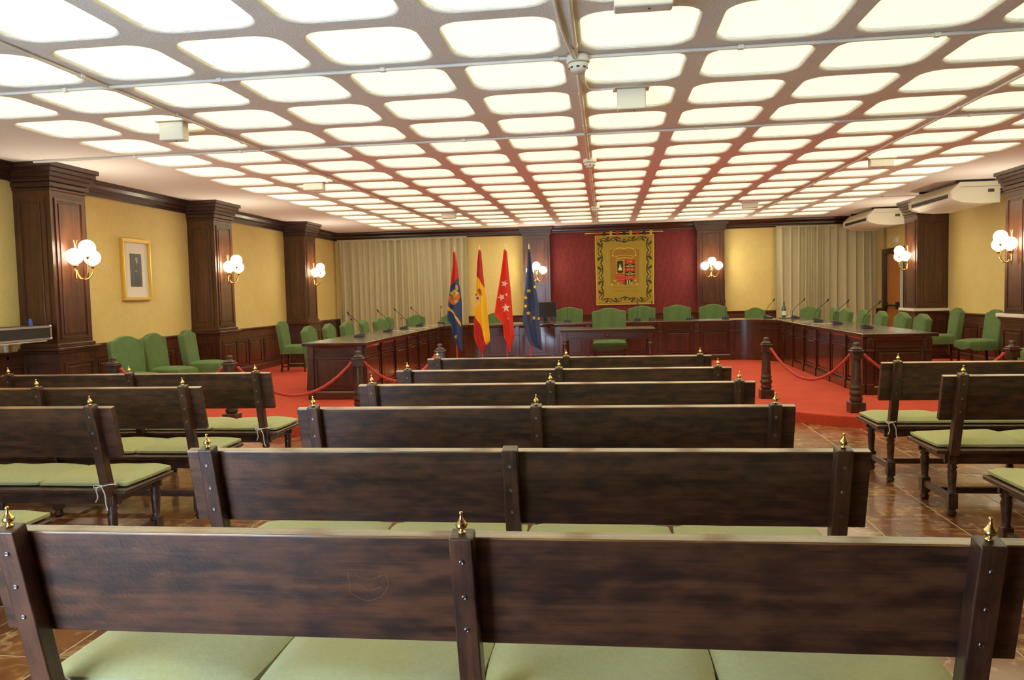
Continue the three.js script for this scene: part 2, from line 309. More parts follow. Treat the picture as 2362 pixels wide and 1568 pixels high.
// ---- rear wall behind the camera: dark panelling with the glazed double door that sends cool daylight in from the left
const GD = [-4.3, -1.8, 2.15];
{
  const wf = structure('wall_front', 'dark panelled wall with a glazed double door');
  const [a, b, y1] = GD, z = ZF + 0.1, H = CEIL + 0.3;
  mesh('panelling', [bx(a - XL + 0.2, H, 0.2, (a + XL - 0.2) / 2, H / 2 - 0.05, z, 'y'), bx(XR - b + 0.2, H, 0.2, (b + XR + 0.2) / 2, H / 2 - 0.05, z, 'y'), bx(b - a, H - y1 - 0.05, 0.2, (a + b) / 2, (H - 0.05 + y1) / 2, z)], M.wood, wf);
  const w = structure('door_2', 'glazed double door to the daylight'), pw = (b - a) / 2;
  mesh('door_frame', [bx(b - a, 0.07, 0.1, (a + b) / 2, y1 - 0.035, z), bx(0.07, y1, 0.1, a + 0.035, y1 / 2, z, 'y'), bx(0.07, y1, 0.1, b - 0.035, y1 / 2, z, 'y')], M.white, w);
  for (let k = 0; k < 2; k++) {
    const x = a + pw * (k + 0.5), lf = mesh('door_leaf', [bx(pw - 0.08, 0.12, 0.05, x, 0.065, z), bx(pw - 0.08, 0.09, 0.05, x, y1 - 0.12, z), bx(0.09, y1 - 0.09, 0.05, x - pw / 2 + 0.09, y1 / 2 - 0.035, z, 'y'), bx(0.09, y1 - 0.09, 0.05, x + pw / 2 - 0.09, y1 / 2 - 0.035, z, 'y')], M.white, w);
    mesh('pane', bx(pw - 0.26, y1 - 0.28, 0.006, x, y1 / 2 - 0.02, z), M.glass, lf);
    mesh('handle', tube([[x + (k ? -1 : 1) * (pw / 2 - 0.09), 0.95, z - 0.03], [x + (k ? -1 : 1) * (pw / 2 - 0.09), 0.96, z - 0.08], [x + (k ? -1 : 1) * (pw / 2 - 0.09), 1.15, z - 0.08], [x + (k ? -1 : 1) * (pw / 2 - 0.09), 1.16, z - 0.03]], 0.012, 16, 6), M.steel, lf);
  }
}
// ---- door on the right: dark frame, closed ash leaf with a panic bar, gap to a dark store room
{
  const d = structure('door_1', 'dark door frame with an orange wooden leaf');
  const [n, f] = [DOOR[1], DOOR[0]];
  mesh('door_frame', [bx(0.26, DTOP - DAIS + 0.1, 0.1, XR + 0.08, (DTOP + DAIS + 0.1) / 2, f - 0.04, 'y'), bx(0.26, DTOP - DAIS + 0.1, 0.1, XR + 0.08, (DTOP + DAIS + 0.1) / 2, n + 0.04, 'y'), bx(0.26, 0.11, n - f, XR + 0.08, DTOP + 0.045, (n + f) / 2, 'z')], M.crown, d);
  const lf = mesh('door_leaf', [rb(0.045, DTOP - DAIS - 0.02, 0.8, 0.004, XR + 0.05, (DTOP + DAIS) / 2, f + 0.42, 'y')], M.ash, d);
  mesh('panic_bar', [cyl(0.018, 0.018, 0.7).rotateX(Math.PI / 2).translate(XR - 0.04, 1.0, f + 0.42), rb(0.09, 0.16, 0.06, 0.01, XR, 1.0, f + 0.76), rb(0.09, 0.12, 0.05, 0.01, XR, 1.0, f + 0.06)], M.black, lf);
  mesh('edge_strip', bx(0.05, DTOP - DAIS - 0.02, 0.03, XR + 0.05, (DTOP + DAIS) / 2, f + 0.836, 'y'), M.ivory, lf);
  mesh('door_closer', rb(0.07, 0.1, 0.07, 0.01, XR + 0.01, 2.03, f + 0.72), M.black, lf);
  // store room behind
  const w = structure('wall_store_room', 'unlit store room behind the door');
  mesh('shell', [bx(0.1, 2.9, 3.4, XR + 1.9, 1.4, -17.4), bx(1.9, 2.9, 0.1, XR + 1.1, 1.4, -19.05), bx(1.9, 2.9, 0.1, XR + 1.1, 1.4, -15.75), bx(1.9, 0.1, 3.4, XR + 1.1, 2.85, -17.4), bx(1.9, 0.1, 3.4, XR + 1.1, DAIS - 0.06, -17.4)], M.darkgrey, w);
  const s = thing('storage_shelf', 'dark metal shelf rack seen through the door gap', 'shelf', null, [XR + 1.45, DAIS, -17.0]);
  for (const [x, z] of [[-0.2, -0.6], [0.2, -0.6], [-0.2, 0.6], [0.2, 0.6]]) mesh('upright', bx(0.03, 2.2, 0.03, x, 1.1, z, 'y'), M.steel, s);
  for (let k = 0; k < 5; k++) mesh('shelf', bx(0.44, 0.025, 1.24, 0, 0.1 + k * 0.48, 0), M.steel, s);
  for (let k = 0; k < 5; k++) tag(mesh('file_box', rb(0.3, 0.26, 0.36, 0.01, XR + 1.42, DAIS + 0.1 + 0.0125 + 0.13 + (k % 4) * 0.48, -17.35 + (k * 0.37) % 0.8), k % 2 ? M.paper : M.darkgrey), (k % 2 ? 'pale' : 'dark') + ' file box on the rack in the store room', 'box', 'file boxes in the store room');
}

// ---- wood columns along the side walls (local: wall at z = 0, standing out +z, width along x)
function column(label, side, [zn, zf], y0) {
  const w = zn - zf, dep = side < 0 ? 0.45 : 0.55;
  const t = thing('wood_column', label, 'column', side < 0 ? 'columns on the portrait wall' : 'columns on the door wall', [side < 0 ? XL : XR, 0, (zn + zf) / 2], side < 0 ? Math.PI / 2 : -Math.PI / 2);
  const face = (wd, x, z, ry, gs) => gs.map((g) => { g.rotateY(ry); g.translate(x, 0, z); return g; });
  mesh('shaft', bx(w, CEIL - WT, dep, 0, (CEIL + WT) / 2, dep / 2, 'y'), M.wood, t);
  mesh('pedestal', [bx(w + 0.06, WT - y0, dep + 0.03, 0, (WT + y0) / 2, (dep + 0.03) / 2, 'y'), bx(w + 0.1, 0.12, dep + 0.05, 0, y0 + 0.06, (dep + 0.05) / 2)], M.wood, t);
  mesh('rail', [rb(w + 0.13, 0.035, dep + 0.065, 0.008, 0, WT + 0.01, (dep + 0.065) / 2), rb(w + 0.09, 0.03, dep + 0.045, 0.008, 0, WT - 0.025, (dep + 0.045) / 2), rb(w + 0.05, 0.05, dep + 0.025, 0.01, 0, WT + 0.05, (dep + 0.025) / 2)], M.wood, t);
  const cap = [[0.02, 0.3, 0.03], [0.035, 0.26, 0.05], [0.05, 0.2, 0.05], [0.075, 0.15, 0.05], [0.095, 0.1, 0.05], [0.12, 0.05, 0.05]];
  mesh('capital', cap.map(([o, dn, h]) => rb(w + 2 * o, h + 0.004, dep + o, 0.008, 0, CEIL - dn + h / 2, (dep + o) / 2)), M.crown, t);
  for (const [wd, x, z, ry] of [[w, 0, dep, 0], [dep, w / 2, dep / 2, Math.PI / 2], [dep, -w / 2, dep / 2, -Math.PI / 2]]) {
    const up = CEIL - 0.3 - WT - 0.2, ymid = WT + 0.12 + up / 2;
    mesh('panel', face(wd, x, z, ry, [...frame(wd - 0.12, up, 0.03, 0.014, 0, ymid, 0), rb(wd - 0.25, up - 0.12, 0.012, 0.005, 0, ymid, 0.004, 'y')]), M.wood, t);
    const lo = WT - y0 - 0.32, off = ry ? 0.03 : 0.03;
    mesh('panel', face(wd, x + Math.sign(x) * 0.03, z + (ry ? 0 : off), ry, [...frame(wd - 0.1, lo, 0.028, 0.014, 0, y0 + 0.18 + lo / 2, 0), rb(wd - 0.22, lo - 0.11, 0.012, 0.005, 0, y0 + 0.18 + lo / 2, 0.004, 'y')]), M.wood, t);
  }
  return t;
}
column('mahogany column on the portrait wall beside the flight case', -1, COLL[0], DAIS);
column('mahogany column on the portrait wall between the three chairs and the lone chair', -1, COLL[1], DAIS);
column('mahogany column on the portrait wall next to the long curtain', -1, COLL[2], DAIS);
column('mahogany column on the door wall beside the store room door', 1, COLR[0], DAIS);
column('mahogany column on the door wall next to the larger air conditioner', 1, COLR[1], DAIS);
// pale strip on the rails of the right columns
for (const [k, z] of [[0, COLR[0]], [1, COLR[1]]]) {
  const w = z[0] - z[1], o = 0.076;
  const s = mesh('trim_' + (k + 1), [rb(0.014, 0.05, w + 2 * o, 0.004, XR - 0.55 - o, WT + 0.05, (z[0] + z[1]) / 2), rb(0.55 + o, 0.05, 0.014, 0.004, XR - (0.55 + o) / 2, WT + 0.05, z[0] + o), rb(0.55 + o, 0.05, 0.014, 0.004, XR - (0.55 + o) / 2, WT + 0.05, z[1] - o)], M.white);
  s.userData = { kind: 'structure', label: 'cream strip round the column rail' };
}
// flat pilasters on the back wall
for (const [k, [a, b]] of PIL.entries()) {
  const w = b - a, dep = 0.14;
  const t = thing('wood_pilaster', k ? 'flat mahogany pilaster between the red damask and the bare yellow wall' : 'flat mahogany pilaster behind the blue flag with stars', 'pilaster', 'pilasters on the end wall', [(a + b) / 2, 0, ZB]);
  mesh('shaft', bx(w, CEIL - DAIS, dep, 0, (CEIL + DAIS) / 2, dep / 2, 'y'), M.wood, t);
  mesh('capital', [[0.015, 0.22, 0.04], [0.03, 0.19, 0.05], [0.05, 0.14, 0.05], [0.08, 0.09, 0.05], [0.1, 0.045, 0.045]].map(([o, dn, h]) => rb(w + 2 * o, h + 0.004, dep + o, 0.006, 0, CEIL - dn + h / 2, (dep + o) / 2)), M.crown, t);
  mesh('panel', [...frame(w - 0.1, 1.72, 0.04, 0.018, 0, 1.93, dep), rb(w - 0.24, 1.6, 0.012, 0.005, 0, 1.93, dep + 0.004, 'y')], M.wood, t);
  mesh('rail', [rb(w + 0.06, 0.05, dep + 0.04, 0.008, 0, WT, (dep + 0.04) / 2)], M.wood, t);
}

// ============================================================ FITTINGS ON WALLS AND CEILING
// ---- three-globe brass wall lamps (local: wall at z = 0)
function sconce(label, pos, turn) {
  const t = thing('wall_lamp', label, 'wall lamp', 'brass wall lamps with globes', pos, turn);
  mesh('backplate', [lathe([[0, 0.03], [0.014, 0.028], [0.03, 0.02], [0.042, 0.008], [0.045, 0]], 16).rotateX(Math.PI / 2).scale(0.8, 1.7, 1), lathe([[0.001, -0.3], [0.01, -0.27], [0.016, -0.2], [0.011, -0.16], [0.02, -0.12], [0.024, -0.09], [0.016, -0.05], [0.014, 0.02]], 12).translate(0, 0, 0.05), cyl(0.012, 0.012, 0.06, 0, 0, 0, 8).rotateX(Math.PI / 2).translate(0, 0, 0.03)], M.brass, t);
  for (const s of [-1, 1]) mesh('plume', tube([[s * 0.006, 0, 0.05], [s * 0.012, 0.08, 0.05], [s * 0.012, 0.15, 0.052], [s * 0.03, 0.2, 0.058]], 0.0085, 12, 7), M.brass, t);
  for (const [x, y, z] of [[-0.155, 0, 0.15], [0.155, 0, 0.15], [0, 0.105, 0.2]]) {
    const len = Math.hypot(x, z - 0.05), q = (k, yy) => [x * k, yy, 0.05 + (z - 0.05) * k];
    mesh('arm', tube([q(0, -0.1), q(0.12, -0.2), q(0.38, -0.255), q(0.7, -0.245), q(0.95, -0.19), q(1, y - 0.12)], 0.0085, 24, 7), M.brass, t);
    mesh('cup', lathe([[0.001, y - 0.135], [0.012, y - 0.13], [0.014, y - 0.115], [0.034, y - 0.108], [0.036, y - 0.1], [0.016, y - 0.096], [0.03, y - 0.08], [0.034, y - 0.07]], 14).translate(x, 0, z), M.brass, t);
    mesh('globe', ball(0.092, x, y, z, 24), M.globe, t).userData.label = 'glowing white glass globe';
    const l = new THREE.PointLight(GLOBE_COLOR, GLOBE_LIGHT); l.position.set(x, y, z); l.castShadow = true; l.shadow.radius = 4; t.add(l);
  }
  return t;
}
const SY = 1.99;
sconce('three globe brass wall lamp on the column beside the flight case', [XL + 0.455, SY, -8.38], Math.PI / 2);
sconce('three globe brass wall lamp on the column between the three chairs and the lone chair', [XL + 0.455, SY, -12.05], Math.PI / 2);
sconce('three globe brass wall lamp on the column next to the long curtain', [XL + 0.455, SY, -15.8], Math.PI / 2);
sconce('three globe brass wall lamp behind the blue flag with stars', [-1.6, SY, ZB + 0.145], 0);
sconce('three globe brass wall lamp on the pilaster between red damask and yellow wall', [2.44, SY, ZB + 0.145], 0);
sconce('three globe brass wall lamp on the column beside the store room door', [XR - 0.555, SY, -15.55], -Math.PI / 2);
sconce('three globe brass wall lamp on the column next to the larger air conditioner', [XR - 0.555, SY, -11.75], -Math.PI / 2);

// ---- ceiling pipes, smoke detectors, emergency lamps
function pipe(label, pts, r = 0.013, clips = true) {
  const t = thing('conduit_pipe', label, 'pipe', 'cable pipes under the ceiling'); mesh('pipe', tube(pts, r, Math.max(8, pts.length * 8), 8), M.conduit, t);
  const a = pts[0], b = pts[pts.length - 1], L = Math.hypot(b[0] - a[0], b[2] - a[2]);
  for (let k = 1; clips && k < L / 1.2; k++) { const f = k * 1.2 / L; mesh('clip', rb(0.04, 0.03, 0.04, 0.006, a[0] + (b[0] - a[0]) * f, CEIL - 0.0165, a[2] + (b[2] - a[2]) * f), M.conduit, t); }
  return t;
}
const PY = CEIL - 0.016, bandX = (c) => GX0 + GX * (c + 0.5), bandZ = (r, x) => GZ0 - GZ * (r + 0.5) + SHEAR * x;   // pipes run on the plaster bands
const along = (c) => [1, -6, -12, -18].map((z) => [bandX(c), PY, Math.min(z, ZF - 0.05)]), across = (r, a, b) => [0, 1, 2, 3].map((k) => { const x = a + (b - a) * k / 3; return [x, PY, bandZ(r, x)]; });
pipe('pale pipe running the length of the ceiling on the portrait side', along(-4));
pipe('pale pipe running along the middle of the ceiling through the smoke detectors', along(0).map(([x, y, z]) => [x + 0.03, y, z]), 0.016);
pipe('second thinner pipe beside the middle ceiling pipe', [[bandX(0) - 0.035, PY, ZF - 0.05], [bandX(0) - 0.035, PY, -4.7], [bandX(0) + 0.02, PY - 0.03, -5.2]]);
pipe('pale pipe running the length of the ceiling on the door side', along(4));
pipe('pale pipe crossing the ceiling above the benches', across(0, -6.3, 6.1));
pipe('pale pipe crossing the ceiling over the front edge of the dais', across(3, -6.2, 6.1));
pipe('pale pipe crossing the ceiling near the end wall', across(11, -3.5, 6.1), 0.009);
pipe('short pipe feeding the emergency lamp over the middle benches', [[bandX(0) + 0.075, PY, -5.4], [bandX(0) + 0.075, PY, -6.0], [bandX(0) + 0.12, PY, -6.15], [0.1, PY, -6.16]], 0.009, false);
pipe('short pipe feeding the emergency lamp above the nearest benches', [[-0.17, PY, -4.1], [0.06, PY, -4.1]], 0.012, false);
for (const [z, label] of [[-5.3, 'cream smoke detector over the fourth bench of the middle block'], [-9.35, 'cream smoke detector over the bay in the dais'], [-14.5, 'cream smoke detector in front of the end desk']]) {
  const t = thing('smoke_detector', label, 'smoke detector', 'smoke detectors on the middle ceiling pipe', [-0.155, CEIL, z]);
  mesh('base', lathe([[0, 0], [0.075, 0], [0.078, -0.02], [0.078, -0.05], [0.07, -0.055], [0, -0.055]], 20), M.white, t);
  mesh('head', lathe([[0, -0.055], [0.066, -0.055], [0.066, -0.075], [0.05, -0.1], [0.046, -0.118], [0, -0.12]], 20), M.white, t);
  for (let k = 0; k < 8; k++) { const a = k * Math.PI / 4; mesh('slot', bx(0.02, 0.012, 0.006, 0, 0, 0).rotateX(-0.6).translate(0, -0.088, 0.0585).rotateY(a), M.black, t); }
}
function emergency(label, x, z, w = 0.22, hgt = 0.15) {
  const t = thing('emergency_lamp', label, 'emergency lamp', 'white emergency lamps on the ceiling', [x, CEIL, z]);
  const g = new RoundedBoxGeometry(w, hgt, 0.11, 2, 0.012); g.translate(0, -hgt / 2 - 0.012, 0.02); mesh('housing', uvBox(g), M.white, t);
  mesh('mounting_plate', rb(w + 0.06, 0.012, 0.14, 0.004, 0, -0.006, 0.02), M.ivory, t);
  mesh('lens', rb(w * 0.8, hgt * 0.6, 0.02, 0.006, 0, -hgt / 2 - 0.012, -0.04), M.white, t);
  mesh('indicator', ball(0.007, w * 0.1, -hgt - 0.012, 0.03, 8), M.darkgrey, t);
}
emergency('white emergency lamp over the middle benches fed by a bent pipe', 0.226, -6.25, 0.22, 0.16);
emergency('white emergency lamp above the nearest benches', 0.218, -4.17, 0.3, 0.12);
emergency('white emergency lamp beside the portrait side pipe over the benches', -3.74, -6.54, 0.22, 0.16);
emergency('white emergency lamp beside the portrait side pipe over the dais', -3.92, -10.33, 0.28, 0.1);
emergency('white emergency lamp over the portrait side of the end desk', -2.95, -14.77, 0.28, 0.1);
emergency('white emergency lamp beside the door side pipe over the dais', 3.44, -10.3, 0.28, 0.1);
emergency('white emergency lamp over the door side of the end desk', 2.66, -14.81, 0.28, 0.1);

// ---- ceiling-hung air conditioners
function aircon(label, z, len, xf) {
  const t = thing('air_conditioner', label, 'air conditioner', 'air conditioners on the door wall', [xf, CEIL - 0.03, z]);
  const prof = [[0.13, -0.02], [0.68, -0.02], [0.68, -0.32], [0.4, -0.325], [0.16, -0.3], [0.035, -0.262], [0, -0.24], [-0.004, -0.145]];
  const shp = (p) => { const s = new THREE.Shape(); p.forEach(([x, y], i) => i ? s.lineTo(x, y) : s.moveTo(x, y)); s.closePath(); return s; };
  const g = new THREE.ExtrudeGeometry(shp(prof), { depth: len - 0.06, bevelEnabled: true, bevelSize: 0.006, bevelThickness: 0.006, bevelSegments: 1 }); g.translate(0, 0, -len + 0.03);
  mesh('housing', uvBox(g), M.ivory, t);
  for (const zz of [0.03, -len]) { const e = new THREE.ExtrudeGeometry(shp(prof), { depth: 0.035, bevelEnabled: true, bevelSize: 0.014, bevelThickness: 0.008, bevelSegments: 2 }); e.translate(0, 0, zz - 0.03); mesh('end_cover', uvBox(e), M.ivory, t); }
  const slant = Math.atan2(0.1, 0.145);
  const outlet = bx(0.012, 0.085, len - 0.16, -0.003, -0.192, -len / 2); mesh('outlet', outlet, M.black, t);
  for (let k = 0; k < 2; k++) mesh('louvre', bx(0.02, 0.005, len - 0.18).rotateZ(0.3).translate(-0.008, -0.175 - k * 0.03, -len / 2), k ? M.darkgrey : M.white, t);
  mesh('flap', rb(0.07, 0.008, len - 0.3, 0.003).rotateZ(-0.35).translate(0.02, -0.262, -len / 2 - 0.05), M.white, t);
  mesh('seam', bx(0.56, 0.004, 0.004, 0.39, -0.085, 0.041), M.darkgrey, t);
  mesh('nameplate', bx(0.09, 0.05, 0.004, 0.56, -0.15, 0.042), M.steel, t);
  mesh('hanger', [bx(0.56, 0.035, 0.04, 0.39, 0.012, -0.1), bx(0.56, 0.035, 0.04, 0.39, 0.012, -len + 0.1)], M.darkgrey, t);
  return t;
}
aircon('larger looking cream air conditioner hung between the two columns of the door wall', -12.72, 1.6, 5.28);
aircon('cream air conditioner hung above the store room door', -16.58, 1.55, 5.3);
{ const t = thing('pipe_bundle', 'dark pipes behind the air conditioner by the near door wall column', 'pipes', null, [6.1, 2.86, -12.35]); for (let k = 0; k < 4; k++) mesh('pipe', cyl(0.028, 0.028, 0.36, 0, -0.1 + k * 0.06, 0, 10).rotateX(0).rotateZ(0), M.black, t).rotation.x = Math.PI / 2; }
{ const t = thing('alarm_box', 'small white box on the yellow wall above the door', 'box', null, [XR - 0.02, 2.42, -17.75]); mesh('case', rb(0.04, 0.13, 0.1, 0.006), M.white, t); mesh('cover', rb(0.014, 0.1, 0.16, 0.004, 0.012, 0, -0.16), M.ivory, t); }

// ---- framed portrait on the left wall
function canvasTex(w, h, draw) { const c = document.createElement('canvas'); c.width = w; c.height = h; draw(c.getContext('2d'), w, h); const t = new THREE.CanvasTexture(c); t.colorSpace = THREE.SRGBColorSpace; return t; }
{
  const W = 0.66, H = 0.86, t = thing('framed_portrait', 'small dark portrait in a gilt frame with a wide pale mat', 'picture', null, [XL, 1.91, -10.3], Math.PI / 2);
  const P = [[W / 2, H / 2]];
  mesh('frame', [...frame(W, H, 0.045, 0.045), ...frame(W - 0.02, H - 0.02, 0.02, 0.056)], M.gilt, t);
  mesh('mat', bx(W - 0.07, H - 0.07, 0.02, 0, 0, 0.01), M.paper, t);
  const pt = canvasTex(256, 640, (x, w, h) => {
    x.fillStyle = '#2c2722'; x.fillRect(0, 0, w, h); for (let k = 0; k < 500; k++) { x.fillStyle = `rgba(${60 + rnd() * 40},${50 + rnd() * 34},${44 + rnd() * 36},0.14)`; x.fillRect(rnd() * w, rnd() * h, 14, 30); }
    x.fillStyle = '#17181c'; x.beginPath(); x.moveTo(140, 150); x.bezierCurveTo(60, 190, 64, 320, 70, 400); x.lineTo(92, 640); x.lineTo(196, 640); x.bezierCurveTo(206, 480, 216, 230, 160, 160); x.fill();
    x.fillStyle = '#9c6a48'; x.beginPath(); x.ellipse(146, 96, 27, 40, 0, 0, 7); x.fill(); x.fillStyle = '#2a1d16'; x.beginPath(); x.ellipse(146, 68, 28, 20, 0, Math.PI, 0); x.fill();
    x.fillStyle = '#c8ccd2'; x.beginPath(); x.moveTo(132, 140); x.lineTo(162, 140); x.lineTo(140, 226); x.fill(); x.fillStyle = '#39465e'; x.fillRect(141, 150, 9, 70);
    x.fillStyle = '#8c5c3e'; x.beginPath(); x.ellipse(130, 338, 34, 15, -0.1, 0, 7); x.fill();
  });
  const pic = new THREE.PlaneGeometry(0.27, 0.47); const pb = mesh('picture', new THREE.BoxGeometry(0.265, 0.46, 0.004), std({ map: pt, roughness: 0.5 }), t); pb.position.set(0, -0.005, 0.0225); pb.userData.label = 'dark print of a standing figure in a suit';
}
// ---- flight case on a wall bracket with a blue capped bottle
{
  const t = thing('flight_case', 'black flight case with aluminium edges on a wall bracket', 'case', null, [-6.33, 1.065, -7.55]);
  const L = 0.82, Hh = 0.15, Dp = 0.4, e = 0.022;
  mesh('body', bx(Dp, Hh, L, 0, Hh / 2, 0), M.black, t);
  const ed = []; for (const sx of [-1, 1]) for (const sy of [0, 1]) ed.push(bx(e, e, L + 0.01, sx * (Dp / 2 - e / 2 + 0.003), sy ? Hh - e / 2 + 0.003 : e / 2 - 0.003, 0)); for (const sx of [-1, 1]) for (const sz of [-1, 1]) ed.push(bx(e, Hh, e, sx * (Dp / 2 - e / 2 + 0.003), Hh / 2, sz * (L / 2 - e / 2 + 0.003))); for (const sz of [-1, 1]) for (const sy of [0, 1]) ed.push(bx(Dp, e, e, 0, sy ? Hh - e / 2 + 0.003 : e / 2 - 0.003, sz * (L / 2 - e / 2 + 0.003)));
  mesh('edging', ed, M.steel, t).userData.label = 'aluminium edging';
  for (const sx of [-1, 1]) for (const sy of [0, 1]) for (const sz of [-1, 1]) mesh('corner', ball(0.02, sx * (Dp / 2 - 0.008), sy ? Hh - 0.008 : 0.008, sz * (L / 2 - 0.008), 8), M.steel, t);
  const s = thing('wall_bracket', 'small white bracket holding the flight case on the wall', 'bracket', null, [XL, 1.06, -7.55]);
  mesh('shelf', bx(0.46, 0.012, 0.7, 0.23, -0.008, 0), M.white, s); for (const z of [-0.28, 0.28]) mesh('strut', bx(0.03, 0.2, 0.03, 0.015, -0.11, z, 'y'), M.white, s);
  const b = thing('water_bottle', 'small bottle with a blue cap on the flight case', 'bottle', null, [-6.3, 1.218, -7.86]); mesh('body', cyl(0.022, 0.024, 0.06, 0, 0.03, 0, 12), M.blue, b); mesh('cap', cyl(0.014, 0.014, 0.02, 0, 0.07, 0, 12), M.blue, b);
}
// ---- curtains
function curtain(label, x0, x1, top, sd) {
  const t = thing('curtain', label, 'curtain', 'cream curtains on the end wall', [0, 0, ZB]);
  const W = x1 - x0, n = Math.round(W * 60), m = 14, pos = [], idx = [], uv = [];
  const ph = [...Array(8)].map((_, i) => H2(i, sd, 3) * 6.28);
  for (let j = 0; j <= m; j++) for (let i = 0; i <= n; i++) {
    const x = x0 + W * i / n, y = DAIS + 0.02 + (top - DAIS - 0.02) * j / m, k = 1 - j / m;
    const a = x * 2 * Math.PI / 0.165 + 2.6 * Math.sin(x * 2.1 + ph[0]) + 1.7 * Math.sin(x * 5.3 + ph[5]) + k * 0.9 * Math.sin(x * 3.3 + ph[1]);
    const amp = 0.034 + 0.02 * k + 0.014 * Math.sin(x * 5 + ph[2]);
    const z = 0.13 + amp * (Math.sin(a) + 0.3 * Math.sin(2 * a + ph[3])) + 0.012 * Math.sin(x * 31 + ph[4] + k * 2);
    pos.push(x + 0.015 * k * Math.cos(a), y, z); uv.push(x * 1.4, y);
  }
  for (let j = 0; j < m; j++) for (let i = 0; i < n; i++) { const a = j * (n + 1) + i; idx.push(a, a + 1, a + n + 1, a + 1, a + n + 2, a + n + 1); }
  const g = new THREE.BufferGeometry(); g.setAttribute('position', new THREE.Float32BufferAttribute(pos, 3)); g.setAttribute('uv', new THREE.Float32BufferAttribute(uv, 2)); g.setIndex(idx); g.computeVertexNormals();
  mesh('cloth', g, M.curtain, t);
  mesh('heading', bx(W, 0.05, 0.02, (x0 + x1) / 2, top - 0.01, 0.13), M.curtain, t);
}
curtain('long cream pleated curtain in the corner behind the portrait side chairs', -6.5, -3.28, 2.84, 1);
curtain('shorter cream pleated curtain beside the store room door', 3.9, 6.08, 2.84, 5);

